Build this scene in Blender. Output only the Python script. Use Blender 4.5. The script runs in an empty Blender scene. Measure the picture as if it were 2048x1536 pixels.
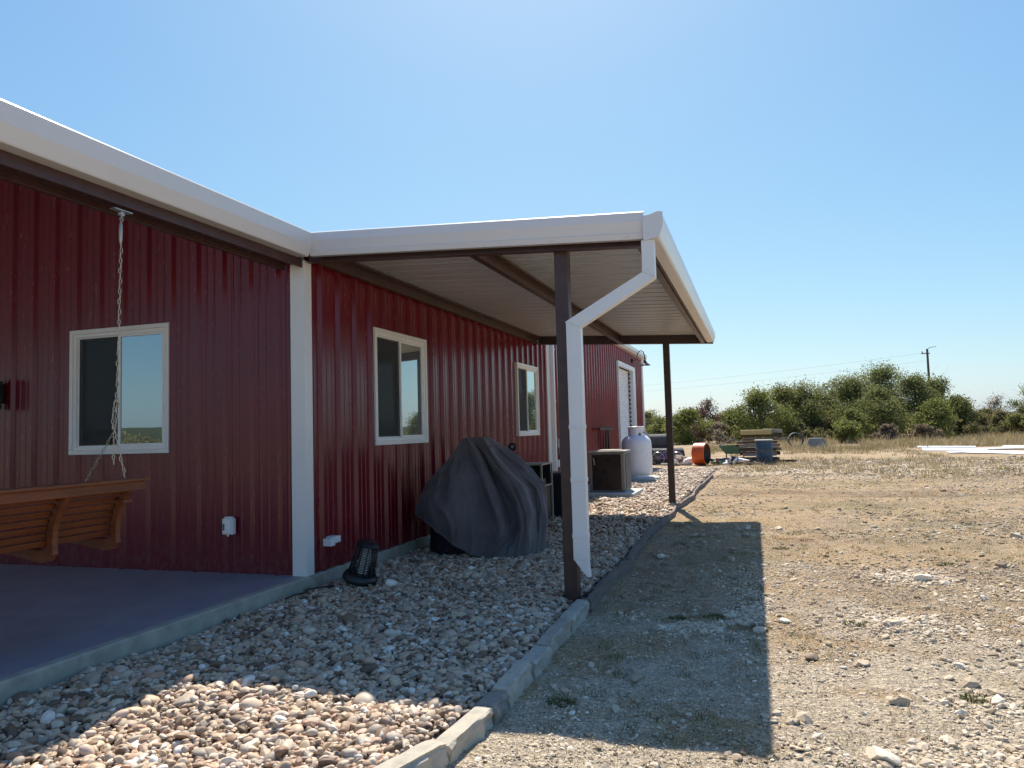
import bpy, bmesh, math, random
import numpy as np
from mathutils import Vector, Matrix, noise as mnoise

random.seed(7)
rng = np.random.default_rng(11)
R = math.radians
scene = bpy.context.scene
COL = scene.collection

# ------------------------------------------------------------------ camera
cam_d = bpy.data.cameras.new("camera")
cam = bpy.data.objects.new("camera", cam_d)
COL.objects.link(cam)
cam_d.sensor_width = 36.0
cam_d.lens = 1480.0 / 2048.0 * 36.0
cam_d.clip_start = 0.05
cam_d.clip_end = 5000
_y, _p, _r = R(-18.1), R(3.6), R(1.6)
_f = Vector((math.sin(_y) * math.cos(_p), math.cos(_y) * math.cos(_p), math.sin(_p)))
_rt = Vector((math.cos(_y), -math.sin(_y), 0))
_up = _rt.cross(_f)
_R2 = _rt * math.cos(_r) - _up * math.sin(_r)
_U2 = _up * math.cos(_r) + _rt * math.sin(_r)
_m = Matrix((_R2, _U2, -_f)).transposed()
cam.matrix_world = Matrix.Translation((4.081, -6.139, 1.32)) @ _m.to_4x4()
scene.camera = cam

# ------------------------------------------------------------------ world, sun, exposure
SUN_TO = Vector((-0.65, 2.3, 3.22)).normalized()
SUN_EL = math.asin(SUN_TO.z)
SUN_ROT = math.atan2(SUN_TO.x, SUN_TO.y)
world = bpy.data.worlds.new("World")
scene.world = world
world.use_nodes = True
nt = world.node_tree
nt.nodes.clear()
sky = nt.nodes.new("ShaderNodeTexSky")
sky.sky_type = 'NISHITA'
sky.sun_disc = False
sky.sun_elevation = SUN_EL
sky.sun_rotation = SUN_ROT
sky.altitude = 300
sky.air_density = 1.0
sky.dust_density = 1.0
sky.ozone_density = 1.0
bg = nt.nodes.new("ShaderNodeBackground")
bg.inputs[1].default_value = 0.115
wo = nt.nodes.new("ShaderNodeOutputWorld")
# camera-like response of the clear sky: one fixed curve per colour channel, the same for every ray
bg.inputs[1].default_value = 0.1
_sp = nt.nodes.new("ShaderNodeSeparateColor")
_cb = nt.nodes.new("ShaderNodeCombineColor")
nt.links.new(sky.outputs[0], _sp.inputs[0])
for _i, (_a, _g) in enumerate(((0.42, 0.96), (0.485, 0.74), (0.51, 0.42))):
    _n1 = nt.nodes.new("ShaderNodeMath"); _n1.operation = 'MULTIPLY'; _n1.inputs[1].default_value = 0.115
    _n2 = nt.nodes.new("ShaderNodeMath"); _n2.operation = 'POWER'; _n2.inputs[1].default_value = _g
    _n3 = nt.nodes.new("ShaderNodeMath"); _n3.operation = 'MULTIPLY'; _n3.inputs[1].default_value = _a * 10.0
    nt.links.new(_sp.outputs[_i], _n1.inputs[0]); nt.links.new(_n1.outputs[0], _n2.inputs[0])
    nt.links.new(_n2.outputs[0], _n3.inputs[0]); nt.links.new(_n3.outputs[0], _cb.inputs[_i])
nt.links.new(_cb.outputs[0], bg.inputs[0])
nt.links.new(bg.outputs[0], wo.inputs[0])
sd = bpy.data.lights.new("sun", 'SUN')
sd.energy = 3.75
sd.angle = R(0.5)
sd.color = (1.0, 0.92, 0.80)
sun = bpy.data.objects.new("sun", sd)
COL.objects.link(sun)
sun.rotation_euler = (-SUN_TO).to_track_quat('-Z', 'Y').to_euler()
sun.location = (0, 0, 30)
scene.view_settings.view_transform = 'Standard'
scene.view_settings.look = 'None'
scene.view_settings.exposure = 1.02
scene.view_settings.gamma = 1.0

# ------------------------------------------------------------------ materials
def newmat(name):
    m = bpy.data.materials.new(name)
    m.use_nodes = True
    n = m.node_tree.nodes
    return m, n, m.node_tree.links, n["Principled BSDF"]

def _coords(n, l, scale=(1, 1, 1)):
    tc = n.new("ShaderNodeNewGeometry")
    mp = n.new("ShaderNodeMapping")
    mp.inputs['Scale'].default_value = scale
    l.new(tc.outputs['Position'], mp.inputs['Vector'])
    return mp.outputs[0]

def noise_node(n, l, vec, scale, detail=4, rough=0.55):
    t = n.new("ShaderNodeTexNoise")
    t.inputs['Scale'].default_value = scale
    t.inputs['Detail'].default_value = detail
    t.inputs['Roughness'].default_value = rough
    l.new(vec, t.inputs['Vector'])
    return t.outputs[0]

def ramp(n, l, fac, stops):
    r = n.new("ShaderNodeValToRGB")
    e = r.color_ramp.elements
    while len(e) < len(stops):
        e.new(0.5)
    for i, (p, c) in enumerate(stops):
        e[i].position = p
        e[i].color = (c[0], c[1], c[2], 1) if not isinstance(c, (int, float)) else (c, c, c, 1)
    l.new(fac, r.inputs[0])
    return r.outputs[0]

def mix(n, l, fac, a, b, mode='MIX'):
    m = n.new("ShaderNodeMix")
    m.data_type = 'RGBA'
    m.blend_type = mode
    if isinstance(fac, (int, float)):
        m.inputs[0].default_value = fac
    else:
        l.new(fac, m.inputs[0])
    for s, v in ((6, a), (7, b)):
        if isinstance(v, (tuple, list)):
            m.inputs[s].default_value = (v[0], v[1], v[2], 1)
        else:
            l.new(v, m.inputs[s])
    return m.outputs[2]

def math_n(n, l, op, a, b=None, clamp=False):
    m = n.new("ShaderNodeMath")
    m.operation = op
    m.use_clamp = clamp
    for i, v in enumerate((a, b)):
        if v is None:
            continue
        if isinstance(v, (int, float)):
            m.inputs[i].default_value = v
        else:
            l.new(v, m.inputs[i])
    return m.outputs[0]

def add_bump(n, l, bsdf, height, strength, dist=0.01):
    b = n.new("ShaderNodeBump")
    b.inputs['Strength'].default_value = strength
    b.inputs['Distance'].default_value = dist
    l.new(height, b.inputs['Height'])
    l.new(b.outputs[0], bsdf.inputs['Normal'])

def simple(name, col, rough=0.5, metal=0.0, var=0.12, scale=6.0, bump=0.0, bscale=60, coat=0.0, stretch=(1, 1, 1), spec=0.5, rvar=0.07):
    m, n, l, b = newmat(name)
    v = _coords(n, l, stretch)
    f = noise_node(n, l, v, scale, 5)
    dark = tuple(c * (1 - var) for c in col)
    lite = tuple(min(1, c * (1 + var)) for c in col)
    c = ramp(n, l, f, [(0.3, dark), (0.7, lite)])
    l.new(c, b.inputs['Base Color'])
    rr = ramp(n, l, noise_node(n, l, v, scale * 2.3, 3), [(0.3, max(0, rough - rvar)), (0.7, min(1, rough + rvar))])
    l.new(rr, b.inputs['Roughness'])
    b.inputs['Metallic'].default_value = metal
    b.inputs['Specular IOR Level'].default_value = spec
    if coat:
        b.inputs['Coat Weight'].default_value = coat
        b.inputs['Coat Roughness'].default_value = 0.12
    if bump:
        add_bump(n, l, b, noise_node(n, l, v, bscale, 4), bump, 0.004)
    return m

M = {}
# glossy red paint on rolled steel; large waves = oil canning, dust low on the sheet
def red_metal(name, col, rough):
    m, n, l, b = newmat(name)
    v = _coords(n, l)
    f = noise_node(n, l, v, 1.3, 5)
    c = ramp(n, l, f, [(0.3, tuple(x * 0.9 for x in col)), (0.7, tuple(x * 1.1 for x in col))])
    sp = noise_node(n, l, _coords(n, l, (1, 1, 0.25)), 14, 6, 0.7)
    dust = ramp(n, l, sp, [(0.62, 0.0), (0.85, 0.05)])
    c = mix(n, l, dust, c, (0.30, 0.20, 0.15))
    szz = n.new("ShaderNodeSeparateXYZ"); l.new(v, szz.inputs[0])
    lo = n.new("ShaderNodeMapRange"); lo.inputs[1].default_value = 0.38; lo.inputs[2].default_value = 0.0
    l.new(szz.outputs[2], lo.inputs[0])
    splash = math_n(n, l, 'MULTIPLY', lo.outputs[0], ramp(n, l, noise_node(n, l, _coords(n, l, (1, 1, 0.6)), 22, 6, 0.7), [(0.4, 0.0), (0.75, 0.28)]))
    c = mix(n, l, splash, c, (0.28, 0.21, 0.16))
    l.new(c, b.inputs['Base Color'])
    rr = ramp(n, l, sp, [(0.3, rough - 0.02), (0.8, rough + 0.05)])
    l.new(rr, b.inputs['Roughness'])
    b.inputs['Specular IOR Level'].default_value = 0.42
    b.inputs['Coat Weight'].default_value = 0.08
    b.inputs['Coat Roughness'].default_value = 0.15
    add_bump(n, l, b, noise_node(n, l, _coords(n, l, (1, 1, 0.35)), 1.6, 1), 0.10, 0.02)
    return m
M['red'] = red_metal('red_painted_steel', (0.142, 0.0050, 0.016), 0.25)
M['red_far'] = red_metal('red_painted_steel_weathered', (0.20, 0.018, 0.022), 0.2)
M['white'] = simple('white_painted_steel', (0.74, 0.73, 0.71), 0.32, var=0.03, scale=1.2, rvar=0.015)
M['white_gloss'] = simple('white_gutter_paint', (0.68, 0.66, 0.64), 0.26, var=0.015, scale=1.0, rvar=0.012)
M['vinyl'] = simple('white_vinyl', (0.80, 0.80, 0.78), 0.4, var=0.02)
M['brown'] = simple('brown_primer_steel', (0.062, 0.028, 0.024), 0.42, var=0.22, scale=9, bump=0.1, bscale=40)
M['brown_dark'] = simple('dark_brown_steel', (0.045, 0.026, 0.022), 0.45, var=0.2, scale=8)
M['ceiling'] = simple('galvanised_roof_underside', (0.58, 0.59, 0.61), 0.34, var=0.05, scale=0.8, metal=0.3, rvar=0.02)
M['patio'] = simple('stained_patio_concrete', (0.25, 0.25, 0.295), 0.5, var=0.12, scale=1.9, bump=0.2, bscale=35)
M['concrete'] = simple('grey_concrete', (0.36, 0.35, 0.29), 0.8, var=0.22, scale=7, bump=0.35, bscale=50)
M['concrete_pale'] = simple('pale_concrete', (0.50, 0.49, 0.45), 0.85, var=0.12, scale=7, bump=0.3, bscale=50)
M['pipe'] = simple('weathered_culvert', (0.065, 0.07, 0.07), 0.8, var=0.25, scale=5)
M['black'] = simple('black_metal', (0.012, 0.012, 0.014), 0.4, var=0.2)
M['black_plastic'] = simple('black_plastic', (0.012, 0.012, 0.016), 0.5, var=0.2)
M['chain'] = simple('zinc_chain', (0.55, 0.48, 0.36), 0.35, metal=0.7, var=0.15, scale=40)
M['steel'] = simple('zinc_steel', (0.42, 0.40, 0.37), 0.35, metal=0.6, var=0.1)
M['tan_steel'] = simple('tan_painted_steel', (0.34, 0.31, 0.25), 0.5, var=0.12)
M['ac_brown'] = simple('brown_appliance_panel', (0.03, 0.017, 0.013), 0.32, var=0.3, scale=3)
M['ac_grey'] = simple('grey_appliance_steel', (0.22, 0.21, 0.195), 0.45, var=0.08)
M['tank'] = simple('white_tank_paint', (0.80, 0.79, 0.78), 0.28, var=0.03)
M['orange'] = simple('orange_plastic', (0.62, 0.10, 0.02), 0.45, var=0.12)
M['blue'] = simple('faded_blue_barrel', (0.028, 0.06, 0.10), 0.5, var=0.25, scale=9)
M['green_p'] = simple('green_painted_steel', (0.05, 0.16, 0.10), 0.5, var=0.25)
M['purple'] = simple('purple_paint', (0.20, 0.11, 0.34), 0.4)
M['white_rough'] = simple('white_sheet', (0.80, 0.81, 0.82), 0.4, var=0.06)
M['lid'] = simple('grey_lcd', (0.10, 0.13, 0.11), 0.3)
M['rust'] = simple('rusty_steel', (0.16, 0.07, 0.04), 0.8, var=0.35, scale=12)

def wood(name, c1, c2, rough=0.6, axis=(1, 0.06, 1), scale=28):
    m, n, l, b = newmat(name)
    v = _coords(n, l, axis)
    f = noise_node(n, l, v, scale, 6, 0.65)
    l.new(ramp(n, l, f, [(0.3, c1), (0.72, c2)]), b.inputs['Base Color'])
    b.inputs['Roughness'].default_value = rough
    add_bump(n, l, b, f, 0.25, 0.003)
    return m
M['wood_orange'] = wood('stained_swing_wood', (0.12, 0.030, 0.007), (0.22, 0.064, 0.016), 0.5)
M['wood_yellow'] = wood('yellow_lumber', (0.42, 0.31, 0.10), (0.62, 0.50, 0.22), 0.75, (0.06, 1, 1), 18)
M['wood_grey'] = wood('weathered_lumber', (0.16, 0.13, 0.10), (0.42, 0.36, 0.29), 0.85, (0.06, 1, 1), 18)
M['wood_dark'] = wood('old_dark_lumber', (0.05, 0.032, 0.024), (0.14, 0.09, 0.06), 0.85, (0.06, 1, 1), 18)
M['edging'] = wood('weathered_edging', (0.10, 0.08, 0.07), (0.22, 0.17, 0.15), 0.85, (1, 0.1, 1), 30)
M['pole'] = wood('utility_pole_wood', (0.08, 0.065, 0.055), (0.17, 0.14, 0.12), 0.9, (1, 1, 0.1), 10)

def stone_mat(name, base, tint):
    m, n, l, b = newmat(name)
    v = _coords(n, l)
    f = noise_node(n, l, v, 9, 8, 0.65)
    g = noise_node(n, l, v, 55, 6, 0.7)
    c = ramp(n, l, f, [(0.32, tuple(x * 0.72 for x in base)), (0.55, base), (0.75, tint)])
    c = mix(n, l, ramp(n, l, g, [(0.35, 0.0), (0.75, 0.35)]), c, tuple(x * 0.55 for x in base))
    l.new(c, b.inputs['Base Color'])
    b.inputs['Roughness'].default_value = 0.88
    add_bump(n, l, b, g, 0.6, 0.008)
    return m
M['stone'] = [stone_mat('limestone_block', (0.46, 0.42, 0.35), (0.56, 0.48, 0.37)),
              stone_mat('grey_limestone_block', (0.42, 0.37, 0.30), (0.50, 0.44, 0.35)),
              stone_mat('cream_limestone_block', (0.50, 0.45, 0.36), (0.60, 0.47, 0.30)),
              stone_mat('dark_limestone_block', (0.30, 0.27, 0.23), (0.40, 0.35, 0.28))]

def attr_mat(name, stops, rough=0.7, bump=0.3, bscale=90, spec=0.4, mott=0.35, trans=0.0, streak=(1, 1, 1), gain=1.0):
    stops = [(p, tuple(min(0.88, q * gain) for q in c)) for p, c in stops]
    """colour from a per-piece random value stored on the mesh"""
    m, n, l, b = newmat(name)
    a = n.new("ShaderNodeAttribute")
    a.attribute_name = "rnd"
    c = ramp(n, l, a.outputs['Fac'], stops)
    v = _coords(n, l, streak)
    f = noise_node(n, l, v, bscale * 0.6, 5, 0.65)
    c = mix(n, l, mott, c, ramp(n, l, f, [(0.3, 0.45), (0.7, 1.25)]), 'MULTIPLY')
    l.new(c, b.inputs['Base Color'])
    b.inputs['Roughness'].default_value = rough
    b.inputs['Specular IOR Level'].default_value = spec
    if bump:
        add_bump(n, l, b, f, bump, 0.004)
    if trans:
        t = n.new("ShaderNodeBsdfTranslucent")
        l.new(c, t.inputs['Color'])
        ms = n.new("ShaderNodeMixShader")
        ms.inputs[0].default_value = trans
        out = n["Material Output"]
        l.new(b.outputs[0], ms.inputs[1])
        l.new(t.outputs[0], ms.inputs[2])
        l.new(ms.outputs[0], out.inputs['Surface'])
    return m
M['pebble'] = attr_mat('river_pebble', [(0.0, (0.11, 0.075, 0.052)), (0.16, (0.27, 0.17, 0.105)), (0.30, (0.43, 0.32, 0.22)), (0.45, (0.56, 0.42, 0.28)),
                                        (0.58, (0.30, 0.25, 0.20)), (0.74, (0.58, 0.48, 0.36)), (0.87, (0.42, 0.24, 0.15)), (1.0, (0.78, 0.72, 0.62))], 0.62, 0.25, 80, gain=1.16)
M['chip'] = attr_mat('limestone_chip', [(0.0, (0.26, 0.18, 0.12)), (0.35, (0.44, 0.34, 0.23)), (0.7, (0.58, 0.48, 0.35)), (1.0, (0.76, 0.68, 0.55))], 0.85, 0.5, 110, gain=1.06)
LEAF = {
    'dark':  [(0.0, (0.10, 0.11, 0.036)), (0.5, (0.18, 0.195, 0.06)), (1.0, (0.30, 0.30, 0.12))],
    'green': [(0.0, (0.12, 0.13, 0.04)), (0.5, (0.21, 0.22, 0.07)), (1.0, (0.33, 0.33, 0.13))],
    'yellow': [(0.0, (0.12, 0.14, 0.035)), (0.5, (0.20, 0.22, 0.06)), (1.0, (0.30, 0.31, 0.10))],
    'olive': [(0.0, (0.12, 0.11, 0.045)), (0.5, (0.20, 0.185, 0.08)), (1.0, (0.30, 0.27, 0.13))],
    'red':   [(0.0, (0.08, 0.045, 0.035)), (0.5, (0.15, 0.085, 0.06)), (1.0, (0.22, 0.15, 0.10))],
    'dry':   [(0.0, (0.16, 0.12, 0.08)), (0.5, (0.26, 0.21, 0.14)), (1.0, (0.36, 0.31, 0.22))],
}
for k, v in LEAF.items():
    M['leaf_' + k] = attr_mat('foliage_' + k, v, 0.6, 0, 30, 0.2, 0.2, 0.5)
M['bark'] = simple('grey_brown_bark', (0.09, 0.07, 0.055), 0.9, var=0.35, scale=12, bump=0.5, bscale=30)
M['grass'] = attr_mat('dry_grass', [(0.0, (0.12, 0.13, 0.04)), (0.2, (0.24, 0.20, 0.09)), (0.5, (0.40, 0.31, 0.17)), (1.0, (0.55, 0.45, 0.29))], 0.8, 0, 20, 0.2, 0.15, 0.3)
M['weed'] = attr_mat('green_weed', [(0.0, (0.05, 0.075, 0.02)), (0.5, (0.10, 0.12, 0.035)), (1.0, (0.22, 0.20, 0.09))], 0.7, 0, 20, 0.2, 0.15, 0.3)

def glass_mat(name, refl, tint, body):
    m, n, l, b = newmat(name)
    b.inputs['Base Color'].default_value = (*body, 1)
    b.inputs['Roughness'].default_value = 0.3
    g = n.new("ShaderNodeBsdfGlossy")
    g.inputs['Color'].default_value = (*tint, 1)
    g.inputs['Roughness'].default_value = 0.0
    fr = n.new("ShaderNodeFresnel")
    fr.inputs[0].default_value = 1.6
    fac = math_n(n, l, 'ADD', math_n(n, l, 'MULTIPLY', fr.outputs[0], 1.4), refl, True)
    ms = n.new("ShaderNodeMixShader")
    l.new(fac, ms.inputs[0])
    l.new(b.outputs[0], ms.inputs[1])
    l.new(g.outputs[0], ms.inputs[2])
    l.new(ms.outputs[0], n["Material Output"].inputs['Surface'])
    bp = n.new("ShaderNodeBump")
    bp.inputs['Strength'].default_value = 0.03
    bp.inputs['Distance'].default_value = 0.01
    l.new(noise_node(n, l, _coords(n, l), 1.8, 1), bp.inputs['Height'])
    l.new(bp.outputs[0], g.inputs['Normal'])
    return m
M['glass'] = glass_mat('coated_window_glass', 0.26, (0.86, 0.97, 0.97), (0.02, 0.024, 0.026))
M['glass_dark'] = glass_mat('window_glass_behind_screen', 0.06, (0.8, 0.9, 0.95), (0.018, 0.020, 0.022))

def screen_mat():
    m, n, l, b = newmat('insect_screen')
    b.inputs['Base Color'].default_value = (0.03, 0.033, 0.036, 1)
    b.inputs['Roughness'].default_value = 0.7
    t = n.new("ShaderNodeBsdfTransparent")
    ms = n.new("ShaderNodeMixShader")
    ms.inputs[0].default_value = 0.52
    l.new(t.outputs[0], ms.inputs[1])
    l.new(b.outputs[0], ms.inputs[2])
    l.new(ms.outputs[0], n["Material Output"].inputs['Surface'])
    return m
M['screen'] = screen_mat()

def cover_mat():
    m, n, l, b = newmat('grey_cover_fabric')
    v = _coords(n, l)
    f = noise_node(n, l, v, 3.5, 6, 0.6)
    c = ramp(n, l, f, [(0.3, (0.078, 0.067, 0.069)), (0.7, (0.115, 0.100, 0.102))])
    l.new(c, b.inputs['Base Color'])
    b.inputs['Roughness'].default_value = 0.62
    b.inputs['Sheen Weight'].default_value = 0.2
    g = math_n(n, l, 'ABSOLUTE', math_n(n, l, 'SUBTRACT', noise_node(n, l, _coords(n, l, (1, 1, 0.45)), 6.0, 5, 0.55), 0.5))
    h = noise_node(n, l, v, 420, 2)
    s = math_n(n, l, 'ADD', g, math_n(n, l, 'MULTIPLY', h, 0.05))
    add_bump(n, l, b, s, 0.35, 0.05)
    return m
M['cover'] = cover_mat()

def ground_mat():
    m, n, l, b = newmat('dry_ground')
    geo = n.new("ShaderNodeNewGeometry")
    P = geo.outputs['Position']
    sx = n.new("ShaderNodeSeparateXYZ")
    l.new(P, sx.inputs[0])
    big = noise_node(n, l, P, 0.22, 6, 0.6)
    med = noise_node(n, l, P, 1.1, 8, 0.62)
    fine = noise_node(n, l, P, 9.0, 8, 0.7)
    grit = noise_node(n, l, P, 70.0, 4, 0.7)
    vor = n.new("ShaderNodeTexVoronoi")
    vor.inputs['Scale'].default_value = 34
    vor.inputs['Randomness'].default_value = 1
    l.new(P, vor.inputs['Vector'])
    dirt = ramp(n, l, fine, [(0.25, (0.22, 0.16, 0.115)), (0.5, (0.38, 0.30, 0.225)), (0.72, (0.54, 0.46, 0.37))])
    pale = ramp(n, l, grit, [(0.3, (0.38, 0.33, 0.26)), (0.6, (0.62, 0.55, 0.45)), (0.8, (0.80, 0.73, 0.62))])
    straw = ramp(n, l, grit, [(0.3, (0.28, 0.20, 0.12)), (0.6, (0.50, 0.39, 0.25)), (0.8, (0.64, 0.53, 0.37))])
    # pale crushed limestone near the edging and on the drive crossing behind the junk
    c = mix(n, l, ramp(n, l, med, [(0.40, 1.0), (0.60, 0.0)]), dirt, straw)
    nearm = n.new("ShaderNodeMapRange"); nearm.inputs[1].default_value = 1.5; nearm.inputs[2].default_value = -2.0
    l.new(sx.outputs[1], nearm.inputs[0])
    pm = math_n(n, l, 'ADD', math_n(n, l, 'MULTIPLY', nearm.outputs[0], 0.22), ramp(n, l, med, [(0.0, 0.0), (1.0, 1.0)]))
    c = mix(n, l, ramp(n, l, pm, [(0.60, 0.0), (0.72, 0.9)]), c, pale)
    # drive band
    yy = math_n(n, l, 'ADD', sx.outputs[1], math_n(n, l, 'MULTIPLY', big, 9.0))
    d = math_n(n, l, 'ABSOLUTE', math_n(n, l, 'SUBTRACT', yy, 24.0))
    dm = ramp(n, l, math_n(n, l, 'MULTIPLY', d, 0.2), [(0.35, 0.85), (0.75, 0.0)])
    c = mix(n, l, dm, c, mix(n, l, 0.5, pale, (0.56, 0.45, 0.32)))
    # olive and red-brown tint patches
    far = n.new("ShaderNodeMapRange"); far.inputs[1].default_value = 0.0; far.inputs[2].default_value = 10.0
    l.new(sx.outputs[1], far.inputs[0])
    g1 = math_n(n, l, 'MULTIPLY', ramp(n, l, noise_node(n, l, P, 0.55, 7, 0.65), [(0.50, 0.0), (0.64, 0.62)]), math_n(n, l, 'ADD', far.outputs[0], 0.2, True))
    c = mix(n, l, g1, c, (0.21, 0.19, 0.09))
    c = mix(n, l, ramp(n, l, noise_node(n, l, P, 0.8, 7, 0.65), [(0.58, 0.0), (0.7, 0.45)]), c, (0.27, 0.16, 0.10))
    speck = noise_node(n, l, P, 26.0, 5, 0.75)
    c = mix(n, l, 0.8, c, ramp(n, l, grit, [(0.32, 0.5), (0.68, 1.3)]), 'MULTIPLY')
    c = mix(n, l, 0.75, c, ramp(n, l, speck, [(0.36, 0.5), (0.5, 1.0), (0.64, 1.35)]), 'MULTIPLY')
    mud = ramp(n, l, noise_node(n, l, _coords(n, l, (0.16, 0.5, 1)), 1.0, 6, 0.6), [(0.50, 0.0), (0.62, 0.55)])
    c = mix(n, l, math_n(n, l, 'MULTIPLY', mud, far.outputs[0]), c, (0.20, 0.14, 0.10))
    c = mix(n, l, 1.0, c, (1.26, 1.19, 1.09), 'MULTIPLY')
    l.new(c, b.inputs['Base Color'])
    b.inputs['Roughness'].default_value = 0.95
    b.inputs['Specular IOR Level'].default_value = 0.15
    h = math_n(n, l, 'ADD', math_n(n, l, 'ADD', math_n(n, l, 'MULTIPLY', fine, 1.3), math_n(n, l, 'MULTIPLY', speck, 0.7)), math_n(n, l, 'ADD', math_n(n, l, 'MULTIPLY', grit, 0.35), math_n(n, l, 'MULTIPLY', vor.outputs[0], -0.35)))
    add_bump(n, l, b, h, 1.0, 0.05)
    return m
M['ground'] = ground_mat()

def bed_mat():
    m, n, l, b = newmat('pebble_bed_soil')
    geo = n.new("ShaderNodeNewGeometry")
    P = geo.outputs['Position']
    vor = n.new("ShaderNodeTexVoronoi"); vor.inputs['Scale'].default_value = 17
    l.new(P, vor.inputs['Vector'])
    c = ramp(n, l, vor.outputs['Color'], [(0.1, (0.30, 0.22, 0.17)), (0.5, (0.46, 0.38, 0.31)), (0.9, (0.62, 0.56, 0.49))])
    c = mix(n, l, ramp(n, l, vor.outputs['Distance'], [(0.35, 0.0), (0.75, 0.9)]), c, (0.06, 0.05, 0.04))
    l.new(c, b.inputs['Base Color'])
    b.inputs['Roughness'].default_value = 0.9
    h = math_n(n, l, 'MULTIPLY', vor.outputs['Distance'], -1.0)
    add_bump(n, l, b, h, 1.0, 0.03)
    return m
M['bed'] = bed_mat()

# ------------------------------------------------------------------ helpers
def tag(o, label=None, cat=None, group=None, kind=None):
    if label: o['label'] = label
    if cat: o['category'] = cat
    if group: o['group'] = group
    if kind: o['kind'] = kind
    return o

def thing(name, label, cat, loc=(0, 0, 0), rz=0, group=None):
    o = bpy.data.objects.new(name, None)
    COL.objects.link(o)
    o.empty_display_size = 0.2
    o.location = loc
    o.rotation_euler = (0, 0, rz)
    return tag(o, label, cat, group)

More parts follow.
